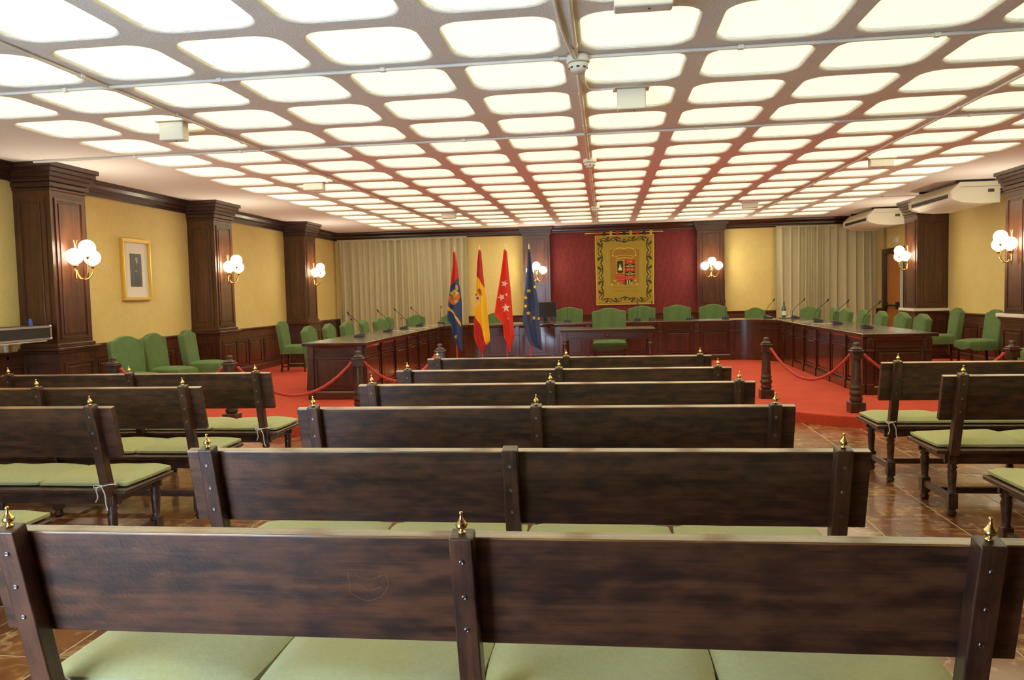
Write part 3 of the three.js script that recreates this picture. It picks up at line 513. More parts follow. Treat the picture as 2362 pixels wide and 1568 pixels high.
// ---- tapestry with the crest
{
  const W = 1.36, H = 1.64, t = thing('tapestry', 'golden tapestry with a crest hanging on the red damask wall', 'tapestry', null, [0.463, 1.952, ZB + 0.062]);
  const tx = canvasTex(1024, 1236, (x, w, h) => {
    // drawn in a 1010 x 1190 frame taken over the hanging's own surface
    x.scale(w / 1010, h / 1190);
    x.fillStyle = '#9a8228'; x.fillRect(0, 0, 1010, 1190);
    for (let k = 0; k < 9000; k++) { x.fillStyle = rnd() > 0.5 ? 'rgba(120,92,20,0.16)' : 'rgba(206,176,70,0.14)'; x.fillRect(rnd() * 1010, rnd() * 1190, 8, 2); }
    x.strokeStyle = '#c8a93e'; x.lineWidth = 14; x.strokeRect(7, 7, 996, 1176); x.strokeStyle = '#5c4a14'; x.lineWidth = 3; x.beginPath(); x.moveTo(30, 1162); x.lineTo(980, 1162); x.stroke();
    const ink = '#26301e';
    const scroll = (cx, cy, a, s) => { x.save(); x.translate(cx, cy); x.rotate(a); x.scale(s, Math.abs(s)); x.strokeStyle = ink; x.lineCap = 'round'; x.lineWidth = 15; x.beginPath(); x.moveTo(0, -105); x.bezierCurveTo(52, -60, 50, 55, 0, 105); x.stroke(); x.lineWidth = 19; x.beginPath(); x.arc(-4, -34, 36, -1.2, 3.6); x.stroke(); x.lineWidth = 16; x.beginPath(); x.arc(-14, -22, 15, 0, 5); x.stroke(); x.lineWidth = 13; x.beginPath(); x.moveTo(34, 20); x.bezierCurveTo(0, 22, -38, 40, -30, 84); x.stroke(); x.restore(); };
    for (let k = 0; k < 5; k++) { const y = 170 + k * 205; scroll(88, y, k % 2 ? Math.PI : 0, k % 2 ? -1 : 1); scroll(922, y, k % 2 ? Math.PI : 0, k % 2 ? 1 : -1); }
    for (const y of [70, 1108]) for (const [cx, s] of [[200, 1], [360, -1], [650, 1], [810, -1]]) scroll(cx, y, Math.PI / 2 * (y < 500 ? 1 : -1), s * 0.82);
    x.strokeStyle = ink; x.lineWidth = 15; for (const [y, d] of [[92, 26], [1090, -26]]) { x.beginPath(); x.moveTo(410, y); x.quadraticCurveTo(505, y + d * 2, 600, y); x.stroke(); x.beginPath(); x.ellipse(505, y + d * 0.4, 17, 28, 0, 0, 7); x.stroke(); }
    // mantle behind the shield
    x.fillStyle = 'rgba(134,84,28,0.5)'; x.fillRect(262, 250, 490, 590); x.strokeStyle = 'rgba(150,160,70,0.7)'; x.lineWidth = 12; x.setLineDash([16, 12]); x.strokeRect(214, 232, 586, 600); x.setLineDash([]); x.strokeStyle = '#7c5a1c'; x.lineWidth = 4; x.strokeRect(262, 250, 490, 590);
    // crown
    x.strokeStyle = '#d6b248'; x.lineWidth = 9; x.lineCap = 'round'; x.beginPath(); x.moveTo(300, 330); x.bezierCurveTo(300, 220, 470, 190, 500, 250); x.bezierCurveTo(530, 190, 700, 220, 700, 330); x.moveTo(340, 370); x.quadraticCurveTo(500, 330, 665, 370); x.moveTo(360, 408); x.quadraticCurveTo(500, 372, 645, 408); x.stroke(); x.fillStyle = '#4c3a10'; for (let k = 0; k < 6; k++) { x.beginPath(); x.arc(395 + k * 42, 372 - 14 * Math.sin((k + 0.5) / 6 * 3.14), 8, 0, 7); x.fill(); } x.beginPath(); x.arc(500, 285, 10, 0, 7); x.fill();
    x.fillStyle = '#d8b44c'; for (const [a, b] of [[305, 350], [695, 350], [330, 780], [690, 780], [280, 840], [720, 840], [390, 830], [620, 830]]) { x.beginPath(); x.ellipse(a, b, 16, 11, 0.4, 0, 7); x.fill(); }
    // shield: left half
    const red = '#a32a18', dk = '#28301f', or = '#e08a44';
    x.fillStyle = '#b08e2c'; x.fillRect(350, 430, 160, 230);
    x.fillStyle = '#8a2a16'; for (let k = 0; k < 4; k++) { x.fillRect(352, 452 + k * 52, 12, 26); x.fillRect(490, 452 + k * 52, 12, 26); }
    x.fillStyle = dk; x.beginPath(); x.roundRect(376, 440, 104, 210, 26); x.fill(); x.fillStyle = '#7c7a5a'; x.beginPath(); x.arc(428, 512, 22, 0, 7); x.fill(); x.fillStyle = '#d8d088'; x.beginPath(); x.moveTo(428, 510); x.lineTo(470, 602); x.lineTo(388, 602); x.fill();
    x.save(); x.beginPath(); x.moveTo(340, 420); x.lineTo(680, 420); x.lineTo(680, 700); x.bezierCurveTo(670, 780, 600, 820, 512, 852); x.bezierCurveTo(420, 820, 350, 770, 340, 662); x.closePath(); x.clip();
    x.fillStyle = red; x.fillRect(330, 662, 180, 200);
    const bands = [[420, 76, red], [496, 62, dk], [558, 68, red], [626, 66, dk], [692, 76, red], [768, 90, dk]];
    for (const [y, hh, c] of bands) { x.fillStyle = c; x.fillRect(508, y, 180, hh); }
    x.fillStyle = '#c8b860'; for (const y of [527, 659]) { x.beginPath(); x.ellipse(558, y + 10, 38, 9, 0.15, 0, 7); x.ellipse(638, y + 10, 38, 9, -0.15, 0, 7); x.fill(); x.strokeStyle = '#c8b860'; x.lineWidth = 8; x.strokeRect(580, y - 16, 36, 32); }
    x.fillStyle = or; x.textAlign = 'center'; x.font = '66px sans-serif'; x.fillText('ON', 594, 481); x.fillText('PHI', 596, 617); x.fillText('LIPE', 590, 755);
    x.fillStyle = '#d6d49a'; x.fillRect(540, 775, 17, 60); x.fillRect(582, 775, 17, 60);
    x.fillStyle = '#d88858'; x.font = '38px sans-serif'; x.fillText('TOMAME', 430, 712); x.fillText('GRANDE', 434, 764); x.fillText('NOE', 440, 812); x.restore();
    x.fillStyle = '#7a5e12'; x.textAlign = 'center'; x.font = '34px serif'; x.fillText('MARQUESES  TRAJE  PARIS', 510, 905); x.fillText('CENTENARIO  EV  L  ARRIGA', 510, 964);
  });
  const g = new THREE.BoxGeometry(W, H, 0.012, 20, 24, 1), p = g.attributes.position;
  for (let i = 0; i < p.count; i++) { const X = p.getX(i), Y = p.getY(i); p.setZ(i, p.getZ(i) + 0.008 * Math.sin(X * 6 + Y * 1.5) * (0.6 - Y / H)); p.setX(i, X * (1 + 0.012 * Math.sin(Y * 3))); }
  g.computeVertexNormals();
  const side = std({ color: new THREE.Color().setRGB(0.36, 0.25, 0.03), roughness: 0.9 }), front = std({ map: tx, roughness: 0.85 });
  const c = new THREE.Mesh(g, [side, side, side, side, front, side]); c.name = 'cloth'; c.castShadow = c.receiveShadow = true; t.add(c);
  const rod = mesh('rod', [cyl(0.016, 0.016, 1.7, 0, 0, 0, 10).rotateZ(Math.PI / 2)], M.gilt, t); rod.position.set(-0.01, H / 2 + 0.055, 0); for (const s of [-1, 1]) mesh('finial', lathe([[0, 0.06], [0.012, 0.045], [0.026, 0.02], [0.012, 0], [0.018, -0.01]], 10).rotateZ(-s * Math.PI / 2).translate(s * 0.86, 0, 0), M.gilt, rod);
  const cols = [[0.42, 0.03, 0.03], [0.03, 0.03, 0.02], [0.55, 0.38, 0.05]];
  for (let k = 0; k < 9; k++) mesh('loop', bx(0.06, 0.1, 0.04, -W / 2 + 0.06 + k * (W - 0.12) / 8, H / 2 + 0.04, 0), std({ color: new THREE.Color().setRGB(...cols[k % 3]), roughness: 0.9 }), t);
}

// ============================================================ FURNITURE
// ---- council desks (local: front face at z = 0 facing +z, length along x)
function deskFront(t, L, x0, z, turn, cells, y0 = 0) {
  const f = mesh('front', [bx(L, 0.7, 0.04, 0, 0.35, -0.02), moulding([[0, 0], [0.03, 0], [0.03, 0.09], [0.02, 0.11], [0, 0.12]], L), moulding([[0, -0.03], [0.012, -0.025], [0.02, 0], [0, 0.002]], L, 0, 0.7, 0)], M.desk, t);
  f.position.set(x0, y0, z); f.rotation.y = turn;
  const w = L / cells;
  for (let k = 0; k < cells; k++) {
    const px = -L / 2 + w * (k + 0.5);
    const a = mesh('panel', [rb(w - 0.26, 0.34, 0.016, 0.006, 0, 0, 0.006, 'y'), ...frame(w - 0.18, 0.42, 0.022, 0.018)], M.desk, f); a.position.set(px, 0.345, 0);
    const b = mesh('frieze', [...frame(w - 0.18, 0.1, 0.018, 0.014)], M.desk, f); b.position.set(px, 0.625, 0);
  }
  for (let k = 0; k <= cells; k++) {
    const px = Math.min(L / 2 - 0.035, Math.max(-L / 2 + 0.035, -L / 2 + w * k));
    const p = mesh('pilaster', [bx(0.07, 0.7, 0.03, 0, 0.35, 0.015, 'y'), rb(0.09, 0.13, 0.045, 0.006, 0, 0.065, 0.02, 'y'), rb(0.085, 0.03, 0.04, 0.006, 0, 0.54, 0.018), rb(0.08, 0.1, 0.036, 0.006, 0, 0.64, 0.016, 'y')], M.desk, f); p.position.set(px, 0, 0);
  }
  return f;
}
const DW = 0.8;
function desk(label, L, cells, pos, turn, ends) {
  const t = thing('council_desk', label, 'desk', 'desk of the council horseshoe', pos, turn);
  mesh('worktop', [rb(L + (ends ? 0.04 : 0), 0.045, DW + 0.08, 0.012, ends * 0.02, 0.7275, -DW / 2, 'x', 2)], M.desk, t);
  deskFront(t, L, 0, 0, 0, cells);
  if (ends) { const f = deskFront(t, DW - 0.06, ends * (L / 2), -DW / 2 + 0.01, ends * Math.PI / 2, 1); }
  mesh('end_board', bx(0.03, 0.7, DW - 0.06, -(ends || 1) * (L / 2 - 0.02), 0.35, -DW / 2 + 0.01, 'y'), M.desk, t);
  mesh('shelf', bx(L - 0.1, 0.02, 0.3, 0, 0.6, -0.2), M.desk, t);
  return t;
}
const DXI = 3.14, DZI = -14.98, RC = 0.75;   // inner edges of the horseshoe
desk('dark wood desk wing on the portrait side of the horseshoe', 14.23 - 9.82, 6, [-DXI, DAIS, -(14.23 + 9.82) / 2], Math.PI / 2, -1);
desk('dark wood desk wing on the door side of the horseshoe', 14.23 - 9.9, 6, [DXI, DAIS, -(14.23 + 9.9) / 2], -Math.PI / 2, 1);
desk('dark wood desk along the end wall of the horseshoe', 2 * (DXI - RC), 7, [0, DAIS, DZI], 0, 0);
for (const s of [-1, 1]) {
  const t = thing('corner_desk', s < 0 ? 'curved dark wood corner desk on the curtain side of the flags' : 'curved dark wood corner desk beside the bottle and glasses', 'desk', 'curved corners of the council horseshoe', [s * (DXI - RC), DAIS, DZI + RC]);
  const a0 = s > 0 ? 0 : Math.PI / 2, sector = (r0, r1, dep) => { const sh = new THREE.Shape(); sh.absarc(0, 0, r1, a0, a0 + Math.PI / 2, false); sh.absarc(0, 0, r0, a0 + Math.PI / 2, a0, true); sh.closePath(); const g = new THREE.ExtrudeGeometry(sh, { depth: dep, bevelEnabled: false, curveSegments: 20 }); g.rotateX(-Math.PI / 2); return uvBox(g, 'y'); };
  mesh('worktop', sector(RC - 0.04, RC + DW + 0.04, 0.045).translate(0, 0.705, 0), M.desk, t);
  mesh('front', [sector(RC, RC + 0.04, 0.7), sector(RC - 0.03, RC + 0.01, 0.11), sector(RC - 0.016, RC + 0.01, 0.03).translate(0, 0.68, 0), sector(RC - 0.014, RC + 0.01, 0.018).translate(0, 0.57, 0), sector(RC - 0.014, RC + 0.01, 0.018).translate(0, 0.55, 0).translate(0, -0.43, 0)], M.desk, t);
  for (const a of [0.06, 0.94]) { const th = a0 + a * Math.PI / 2; const p = mesh('pilaster', [bx(0.07, 0.7, 0.03, 0, 0.35, 0, 'y'), rb(0.09, 0.13, 0.04, 0.006, 0, 0.065, 0.004, 'y'), rb(0.085, 0.03, 0.04, 0.006, 0, 0.54, 0)], M.desk, t); p.position.set((RC - 0.012) * Math.cos(th), 0, -(RC - 0.012) * Math.sin(th)); p.rotation.y = th - Math.PI / 2 + Math.PI; }
}
// ---- lecture table in front of the end desk
{
  const t = thing('writing_table', 'dark table with turned legs standing alone inside the horseshoe', 'table', null, [0.02, DAIS, -12.65]);
  mesh('tabletop', [rb(1.5, 0.03, 0.74, 0.01, 0, 0.735, 0, 'x', 2), rb(1.46, 0.02, 0.7, 0.006, 0, 0.712, 0)], M.desk, t);
  const ap = mesh('apron', [bx(1.38, 0.12, 0.025, 0, 0.645, 0.31), bx(1.38, 0.12, 0.025, 0, 0.645, -0.31), bx(0.025, 0.12, 0.6, 0.68, 0.645, 0), bx(0.025, 0.12, 0.6, -0.68, 0.645, 0), moulding([[0, 0], [0.014, 0.003], [0.014, 0.02], [0, 0.024]], 1.36, 0, 0.588, 0.322), ...frame(0.56, 0.07, 0.008, 0.008, -0.34, 0.65, 0.322), ...frame(0.56, 0.07, 0.008, 0.008, 0.34, 0.65, 0.322)], M.desk, t);
  mesh('carving', [ball(0.03, 0, 0.645, 0.325, 10), ball(0.018, -0.04, 0.65, 0.325, 8), ball(0.018, 0.04, 0.65, 0.325, 8)], M.desk, t);
  for (const sx of [-1, 1]) for (const sz of [-1, 1]) mesh('leg', [rb(0.075, 0.15, 0.075, 0.005, sx * 0.67, 0.63, sz * 0.3, 'y'), lathe([[0.001, 0], [0.028, 0], [0.03, 0.04], [0.024, 0.06], [0.032, 0.1], [0.043, 0.46], [0.03, 0.48], [0.042, 0.5], [0.042, 0.52], [0.03, 0.535], [0.036, 0.56]], 14).translate(sx * 0.67, 0, sz * 0.3)], M.desk, t);
}
// ---- green upholstered chairs (local: facing +z)
function chair(label, pos, turn, o = {}) {
  const { w = 0.42, d = 0.5, sh = 0.47, bh = 0.925, name = 'upholstered_chair', group } = o;
  const t = thing(name, label, 'chair', group, pos, turn);
  const s = new THREE.Shape(), hw = w / 2 - 0.02, top = bh - sh + 0.06;
  s.moveTo(-hw * 0.94, 0); s.lineTo(hw * 0.94, 0); s.lineTo(hw, top - 0.075); s.quadraticCurveTo(hw, top - 0.05, hw - 0.035, top - 0.05);
  s.bezierCurveTo(hw * 0.6, top - 0.05, hw * 0.45, top, 0, top); s.bezierCurveTo(-hw * 0.45, top, -hw * 0.6, top - 0.05, -hw + 0.035, top - 0.05); s.quadraticCurveTo(-hw, top - 0.05, -hw, top - 0.075); s.closePath();
  const bg = new THREE.ExtrudeGeometry(s, { depth: 0.05, bevelEnabled: true, bevelSize: 0.02, bevelThickness: 0.025, bevelSegments: 3, curveSegments: 8 });
  bg.translate(0, 0, -0.025); bg.rotateX(-0.13); bg.translate(0, sh - 0.07, -d / 2 + 0.06);
  mesh('backrest', uvBox(bg, 'x', rnd(), rnd()), M.velvet, t);
  let sg = new THREE.BoxGeometry(w, 0.13, d, 8, 4, 8); const p = sg.attributes.position;
  for (let i = 0; i < p.count; i++) {
    let X = p.getX(i) / (w / 2), Y = p.getY(i), Z = p.getZ(i) / (d / 2); const taper = 0.94 + 0.06 * Z;
    const round = (v) => Math.sign(v) * (Math.abs(v) > 0.85 ? 0.85 + (Math.abs(v) - 0.85) * 0.7 : Math.abs(v));
    if (Y > 0.03) { Y += 0.035 * (1 - X ** 4) * (1 - Z ** 4); if (Y > 0.06) { X = round(X); Z = round(Z); } }
    if (Y < -0.05) Y += 0.018 * (1 - Math.cos(X * Math.PI)) * (Z > 0.9 ? 1 : 0);
    p.setXYZ(i, X * w / 2 * taper, Y, Z * d / 2);
  }
  sg.computeVertexNormals(); sg = uvBox(mergeVertices(clean(sg)), 'x', rnd(), rnd()); sg.translate(0, sh - 0.075, 0.02);
  mesh('seat', sg, M.velvet, t);
  const lx = w / 2 - 0.035, lf = d / 2 - 0.03, lh = sh - 0.13;
  for (const q of [-1, 1]) {
    mesh('leg', lathe([[0.001, 0], [0.014, 0], [0.018, 0.03], [0.012, 0.05], [0.022, 0.07], [0.022, 0.12], [0.014, 0.13], [0.021, 0.22], [0.014, lh - 0.06], [0.022, lh - 0.05], [0.022, lh]], 10).translate(q * lx, 0, lf), M.desk, t);
    mesh('leg', bx(0.034, lh, 0.034, 0, lh / 2, 0, 'y').rotateX(0.08).translate(q * lx * 0.93, 0.0, -lf + 0.0), M.desk, t);
    mesh('stretcher', bx(0.022, 0.028, 2 * lf, q * lx * 0.97, 0.1, 0, 'z'), M.desk, t);
  }
  mesh('stretcher', bx(2 * lx, 0.028, 0.022, 0, 0.1, 0.06), M.desk, t);
  return t;
}
const first = chair('green upholstered chair behind the portrait side desk wing, nearest the wing end', [-4.1, DAIS, -10.98], Math.PI / 2, { group: 'chairs behind the portrait side desk wing' });
const gl = 'chairs behind the portrait side desk wing', gr = 'chairs behind the door side desk wing', gb = 'tall chairs behind the end desk';
const nth = ['second', 'third', 'fourth', 'fifth', 'sixth'];
[[-11.83, 0.04], [-12.66, -0.06], [-13.63, 0.1], [-14.5, -0.1], [-15.35, -0.2]].forEach(([z, a], i) => dup(first, `green upholstered chair behind the portrait side desk wing, ${nth[i]} from the wing end`, [-4.1 - (i > 3 ? 0.08 : 0), DAIS, z], Math.PI / 2 + a, gl));
dup(first, 'green upholstered chair at the curved corner in front of the long curtain', [-3.95, DAIS, -16.35], Math.PI * 0.22, 'chairs at the curved corners');
dup(first, 'green upholstered chair behind the door side desk wing, nearest the wing end', [4.08, DAIS, -11.26], -Math.PI / 2, gr);
[[-11.97, 0.05], [-12.87, -0.05], [-13.72, 0], [-14.65, 0.08], [-15.42, -0.05]].forEach(([z, a], i) => dup(first, `green upholstered chair behind the door side desk wing, ${nth[i]} from the wing end`, [4.08, DAIS, z], -Math.PI / 2 + a, gr));
dup(first, 'green upholstered chair at the curved corner in front of the shorter curtain', [4.1, DAIS, -16.7], -Math.PI * 0.22, 'chairs at the curved corners');
// along the walls
dup(first, 'green upholstered chair against the portrait wall below the picture, next to the flight case column', [-5.62, DAIS, -8.72], Math.PI / 2 - 0.5, 'chairs along the portrait wall');
dup(first, 'green upholstered chair against the portrait wall, middle one of the three below the picture', [-5.66, DAIS, -9.5], Math.PI / 2 - 0.12, 'chairs along the portrait wall');
dup(first, 'green upholstered chair against the portrait wall, third of the three, by the second column', [-5.66, DAIS, -10.4], Math.PI / 2 + 0.12, 'chairs along the portrait wall');
dup(first, 'lone green upholstered chair against the portrait wall beyond the second column', [-5.7, DAIS, -13.75], Math.PI / 2 + 0.04, 'chairs along the portrait wall');
dup(first, 'green upholstered chair against the door wall next to the store room column', [5.62, DAIS, -13.85], -Math.PI / 2 - 0.05, 'chairs along the door wall');
dup(first, 'green upholstered chair against the door wall next to the near column', [5.62, DAIS, -12.5], -Math.PI / 2 + 0.12, 'chairs along the door wall');
dup(first, 'green upholstered chair against the door wall by the rope post', [5.5, DAIS, -10.6], -Math.PI / 2, 'chairs along the door wall');
// taller ones behind the end desk and at the table
const tall = chair('tall green chair behind the end desk, below the damask next to the monitor', [-0.77, DAIS, -16.46], 0, { w: 0.58, d: 0.54, bh: 1.015, sh: 0.48, name: 'tall_chair', group: gb });
dup(tall, 'tall green chair behind the end desk, right below the tapestry', [0.77, DAIS, -16.46], 0.02, gb);
dup(tall, 'tall green chair behind the end desk, at the door side edge of the damask', [1.5, DAIS, -16.46], 0, gb);
dup(tall, 'tall green chair behind the end desk, in front of the pilaster with the lamp', [2.24, DAIS, -16.46], -0.02, gb);
dup(first, 'green chair at the end desk corner in front of the bare yellow wall', [3.05, DAIS, -16.5], -0.25, 'chairs at the curved corners');
dup(first, 'green upholstered chair behind the red flag with white stars', [-2.4, DAIS, -16.45], 0, 'low chairs behind the flags');
dup(first, 'green upholstered chair behind the blue flag with the coat of arms', [-3.32, DAIS, -16.45], 0.15, 'low chairs behind the flags');
chair('wide green chair drawn up to the table inside the horseshoe', [0.06, DAIS, -13.42], 0, { w: 0.6, d: 0.56, bh: 1.04, sh: 0.48, name: 'wide_chair' });

// ---- benches (local: facing -z, origin on the floor below the seat)
function bench(label, L, pos, o = {}) {
  const t = thing('bench', label, 'bench', o.group, pos, 0), zt = 0.35;      // zt: rear face of the backrest at its top
  const lean = Math.atan2(0.11, 0.475), zy = (y) => 0.215 + (y - 0.42) * 0.11 / 0.475;
  const board = rb(L, 0.285, 0.034, 0.004, 0, 0, 0, 'x', 2); board.rotateX(lean); board.translate(0, 0.752, zy(0.752) - 0.016); const bk = mesh('backrest', board, M.bench, t);
  const edge = rb(L - 0.002, 0.008, 0.033, 0.003, 0, 0.1405, 0, 'x', 2); edge.rotateX(lean); edge.translate(0, 0.752, zy(0.752) - 0.016); mesh('top_edge', edge, M.goldwood, bk).userData.label = 'lighter golden top edge';  // thin strip along the top, lighter and more golden than the board
  const xs = [-(L / 2 - 0.1), 0, L / 2 - 0.1];
  xs.forEach((x, k) => {
    const up = rb(0.055, 0.53, 0.05, 0.005, 0, 0, 0, 'y'); up.rotateX(lean); up.translate(x, 0.65, zy(0.65) + 0.026);
    const low = lathe([[0.001, 0], [0.022, 0], [0.03, 0.02], [0.022, 0.035], [0.028, 0.05]], 12).translate(x, 0, 0.215);
    const turn = lathe([[0.026, 0.15], [0.026, 0.16], [0.02, 0.165], [0.022, 0.175], [0.028, 0.28], [0.022, 0.295], [0.031, 0.31], [0.022, 0.325], [0.03, 0.335]], 12).translate(x, 0, 0.215);
    const p = mesh('post', [up, low, turn, rb(0.056, 0.1, 0.056, 0.004, x, 0.1, 0.215, 'y'), rb(0.056, 0.11, 0.058, 0.004, x, 0.385, 0.217, 'y')], M.bench, t);
    if (!(o.missing === k)) mesh('finial', lathe([[0.001, 0], [0.013, 0], [0.014, 0.004], [0.0065, 0.009], [0.007, 0.013], [0.018, 0.021], [0.0215, 0.029], [0.018, 0.038], [0.0095, 0.05], [0.006, 0.062], [0.0045, 0.069], [0.0075, 0.074], [0.006, 0.08], [0.001, 0.082]], 18).scale(0.66, 0.62, 0.66).rotateX(lean * 0.4).translate(x, 0.91, zy(0.905) + 0.026), M.brass, p);
    for (const y of [0.845, 0.755, 0.67]) mesh('bolt', lathe([[0.001, 0.003], [0.0025, 0.002], [0.004, 0.0045], [0.0066, 0.003], [0.007, 0]], 10).rotateX(Math.PI / 2 + lean).translate(x, y, zy(y) + 0.051), M.bolt, p);
    mesh('front_leg', [lathe([[0.001, 0], [0.022, 0], [0.03, 0.02], [0.022, 0.035], [0.028, 0.05]], 12).translate(x, 0, -0.2), rb(0.056, 0.1, 0.056, 0.004, x, 0.1, -0.2, 'y'), lathe([[0.026, 0.15], [0.02, 0.165], [0.022, 0.175], [0.029, 0.28], [0.022, 0.3], [0.032, 0.315], [0.022, 0.33], [0.03, 0.34], [0.03, 0.39]], 12).translate(x, 0, -0.2)], M.bench, t);
    mesh('stretcher', bx(0.03, 0.04, 0.37, x, 0.11, 0.008, 'z'), M.bench, t);
  });
  mesh('stretcher', bx(L - 0.25, 0.04, 0.03, 0, 0.11, 0.0), M.bench, t);
  mesh('seat', [rb(L, 0.026, 0.49, 0.008, 0, 0.407, -0.005, 'x', 2)], M.bench, t);
  mesh('apron', [bx(L - 0.12, 0.06, 0.022, 0, 0.364, 0.2), bx(L - 0.12, 0.06, 0.022, 0, 0.364, -0.2), bx(0.022, 0.06, 0.4, -L / 2 + 0.1, 0.364, 0, 'z'), bx(0.022, 0.06, 0.4, L / 2 - 0.1, 0.364, 0, 'z')], M.bench, t);
  return t;
}
// seat pads: four a bench, puffy, seamed at the rim
function padGeo(w, d, k) {
  let g = new THREE.BoxGeometry(w, 0.06, d, 18, 4, 14); const p = g.attributes.position;
  for (let i = 0; i < p.count; i++) {
    const X = p.getX(i) / (w / 2), Z = p.getZ(i) / (d / 2), Y = p.getY(i), e = Math.max(Math.abs(X), Math.abs(Z));
    const f = Math.pow(Math.max(0, 1 - Math.abs(X) ** 5), 0.6) * Math.pow(Math.max(0, 1 - Math.abs(Z) ** 5), 0.6);
    const wob = 0.006 * Math.sin(X * 2.3 + k) * Math.cos(Z * 2 + k * 1.7) + 0.003 * Math.sin(X * 6 + Z * 4 + k * 2);
    const y = Y > 0 ? (Y * (0.12 + 0.88 * f) + wob * f) : Y * 0.33 * (0.3 + 0.7 * f) - 0.01;
    const cr = 1 - 0.03 * (X * X * Z * Z) + 0.006 * Math.sin(Z * 3 + k);
    p.setXYZ(i, p.getX(i) * cr, y, p.getZ(i) * (1 - 0.025 * X * X * Z * Z));
  }
  g.deleteAttribute('normal'); g.deleteAttribute('uv'); g = mergeVertices(g, 1e-5); g.computeVertexNormals();
  return uvBox(g, 'x', k * 0.37, k * 0.21);
}
const pads = {};
function tie(parent, x, z) {   // ribbon knotted round the post, relative to the pad
  const r = 0.04, c = []; for (let k = 0; k <= 16; k++) { const a = k / 16 * Math.PI * 2; c.push([x + r * Math.cos(a), 0.012 + 0.006 * Math.sin(a * 2), z + r * Math.sin(a)]); }
  mesh('tie', [tube(c, 0.0035, 32, 5), ball(0.008, x - 0.01, 0.012, z + 0.044, 8), tube([[x - 0.01, 0.012, z + 0.046], [x - 0.035, 0.0, z + 0.05], [x - 0.03, -0.05, z + 0.05], [x - 0.042, -0.075, z + 0.052]], 0.0035, 12, 5), tube([[x - 0.01, 0.012, z + 0.046], [x + 0.012, -0.03, z + 0.05], [x + 0.016, -0.08, z + 0.05], [x + 0.024, -0.12, z + 0.05]], 0.0035, 12, 5), tube([[x - 0.01, 0.012, z + 0.046], [x - 0.045, 0.02, z + 0.05], [x - 0.05, 0.006, z + 0.05], [x - 0.012, 0.01, z + 0.048]], 0.003, 12, 5)], M.ribbon, parent).userData.label = 'white ribbon knotted round the bench post';
}
function cushions(b, L, what, group, ties = []) {
  const n = 4, w = (L - 0.04) / n;
  for (let k = 0; k < n; k++) {
    const v = (k * 3 + Math.round(b.position.z * 10 + 1000)) % 5, key = w.toFixed(3) + v;
    const g = pads[key] ??= padGeo(w - 0.004, 0.455, v + 1);
    const m = mesh('seat_cushion', g, M.pad); m.position.set(b.position.x - L / 2 + 0.02 + w * (k + 0.5), 0.4405, b.position.z - 0.045 + (rnd() - 0.5) * 0.012); m.rotation.y = (rnd() - 0.5) * 0.014;
    tag(m, what + ', ' + ['portrait side end', 'portrait side middle', 'door side middle', 'door side end'][k], 'cushion', group);
    for (const [kk, dx] of ties) if (kk === k) tie(m, dx - (m.position.x - b.position.x), 0.24 + 0.045);
  }
}
function scratches(b) {   // old carved marks on the back of the nearest bench
  const bk = b.children.find((c) => c.name === 'backrest'), lean = Math.atan2(0.11, 0.475), P = (x, y) => [x, 0.752 + y * Math.cos(lean), 0.215 + (0.752 - 0.42) * 0.11 / 0.475 - 0.016 + y * Math.sin(lean) + 0.0172];
  const lines = [[[-0.29, 0.05], [-0.29, -0.015]], [[-0.29, 0.05], [-0.2, 0.047]], [[-0.2, 0.047], [-0.193, 0.01], [-0.215, -0.025]], [[-0.29, -0.015], [-0.25, -0.035], [-0.215, -0.025]], [[-0.275, 0.035], [-0.24, 0.024], [-0.205, 0.036]], [[-0.275, 0.012], [-0.245, -0.006], [-0.21, 0.004]]];
  mesh('scratched_mark', lines.map((l) => tube(l.map(([x, y]) => P(x, y)), 0.0005, 8, 4)), M.goldwood, bk).userData.label = 'pale scratched drawing';
}
const rows = ['sixth', 'fifth', 'fourth', 'third', 'second', 'first'];
const ZM = [-1.715, -2.69, -3.74, -4.73, -5.62, -6.66];
ZM.forEach((zt, i) => {
  const L = 2.455, b = bench(`long dark bench in the middle block, ${rows[i]} row from the dais`, L, [i ? -0.3425 : -0.333, 0, zt - 0.35], { group: 'benches of the middle block', missing: i === 1 ? 1 : -1 });
  if (i === 0) scratches(b);
  cushions(b, L, `pale green cushion on the middle bench, ${rows[i]} row from the dais`, `cushions on the ${rows[i]} middle bench`, i === 0 ? [[0, -(L / 2 - 0.1)]] : []);
});
const LS = 2.25, EL = [[-2.66, -3.77 + 0.98], [-2.64, -3.82], [-2.62, -4.7], [-2.55, -5.6]], rl = ['fourth', 'third', 'second', 'first'];
EL.forEach(([xe, zt], i) => {
  const b = bench(`dark bench in the block on the portrait side, ${rl[i]} row from the dais`, LS, [xe - LS / 2, 0, zt - 0.35], { group: 'benches on the portrait side' });
  cushions(b, LS, `pale green cushion on the portrait side bench, ${rl[i]} row from dais`, `cushions on the ${rl[i]} portrait side bench`, i === 1 || i === 3 ? [[3, LS / 2 - 0.1]] : []);
});
[[2.0, -3.8, 'third'], [2.03, -4.94, 'second'], [1.97, -5.82, 'first']].forEach(([xe, zt, r], i) => {
  const b = bench(`dark bench in the block on the door side, ${r} row from the dais`, LS, [xe + LS / 2, 0, zt - 0.35], { group: 'benches on the door side' });
  cushions(b, LS, `pale green cushion on the door side bench, ${r} row from dais`, `cushions on the ${r} door side bench`, i === 2 ? [[0, -(LS / 2 - 0.1)]] : []);
});

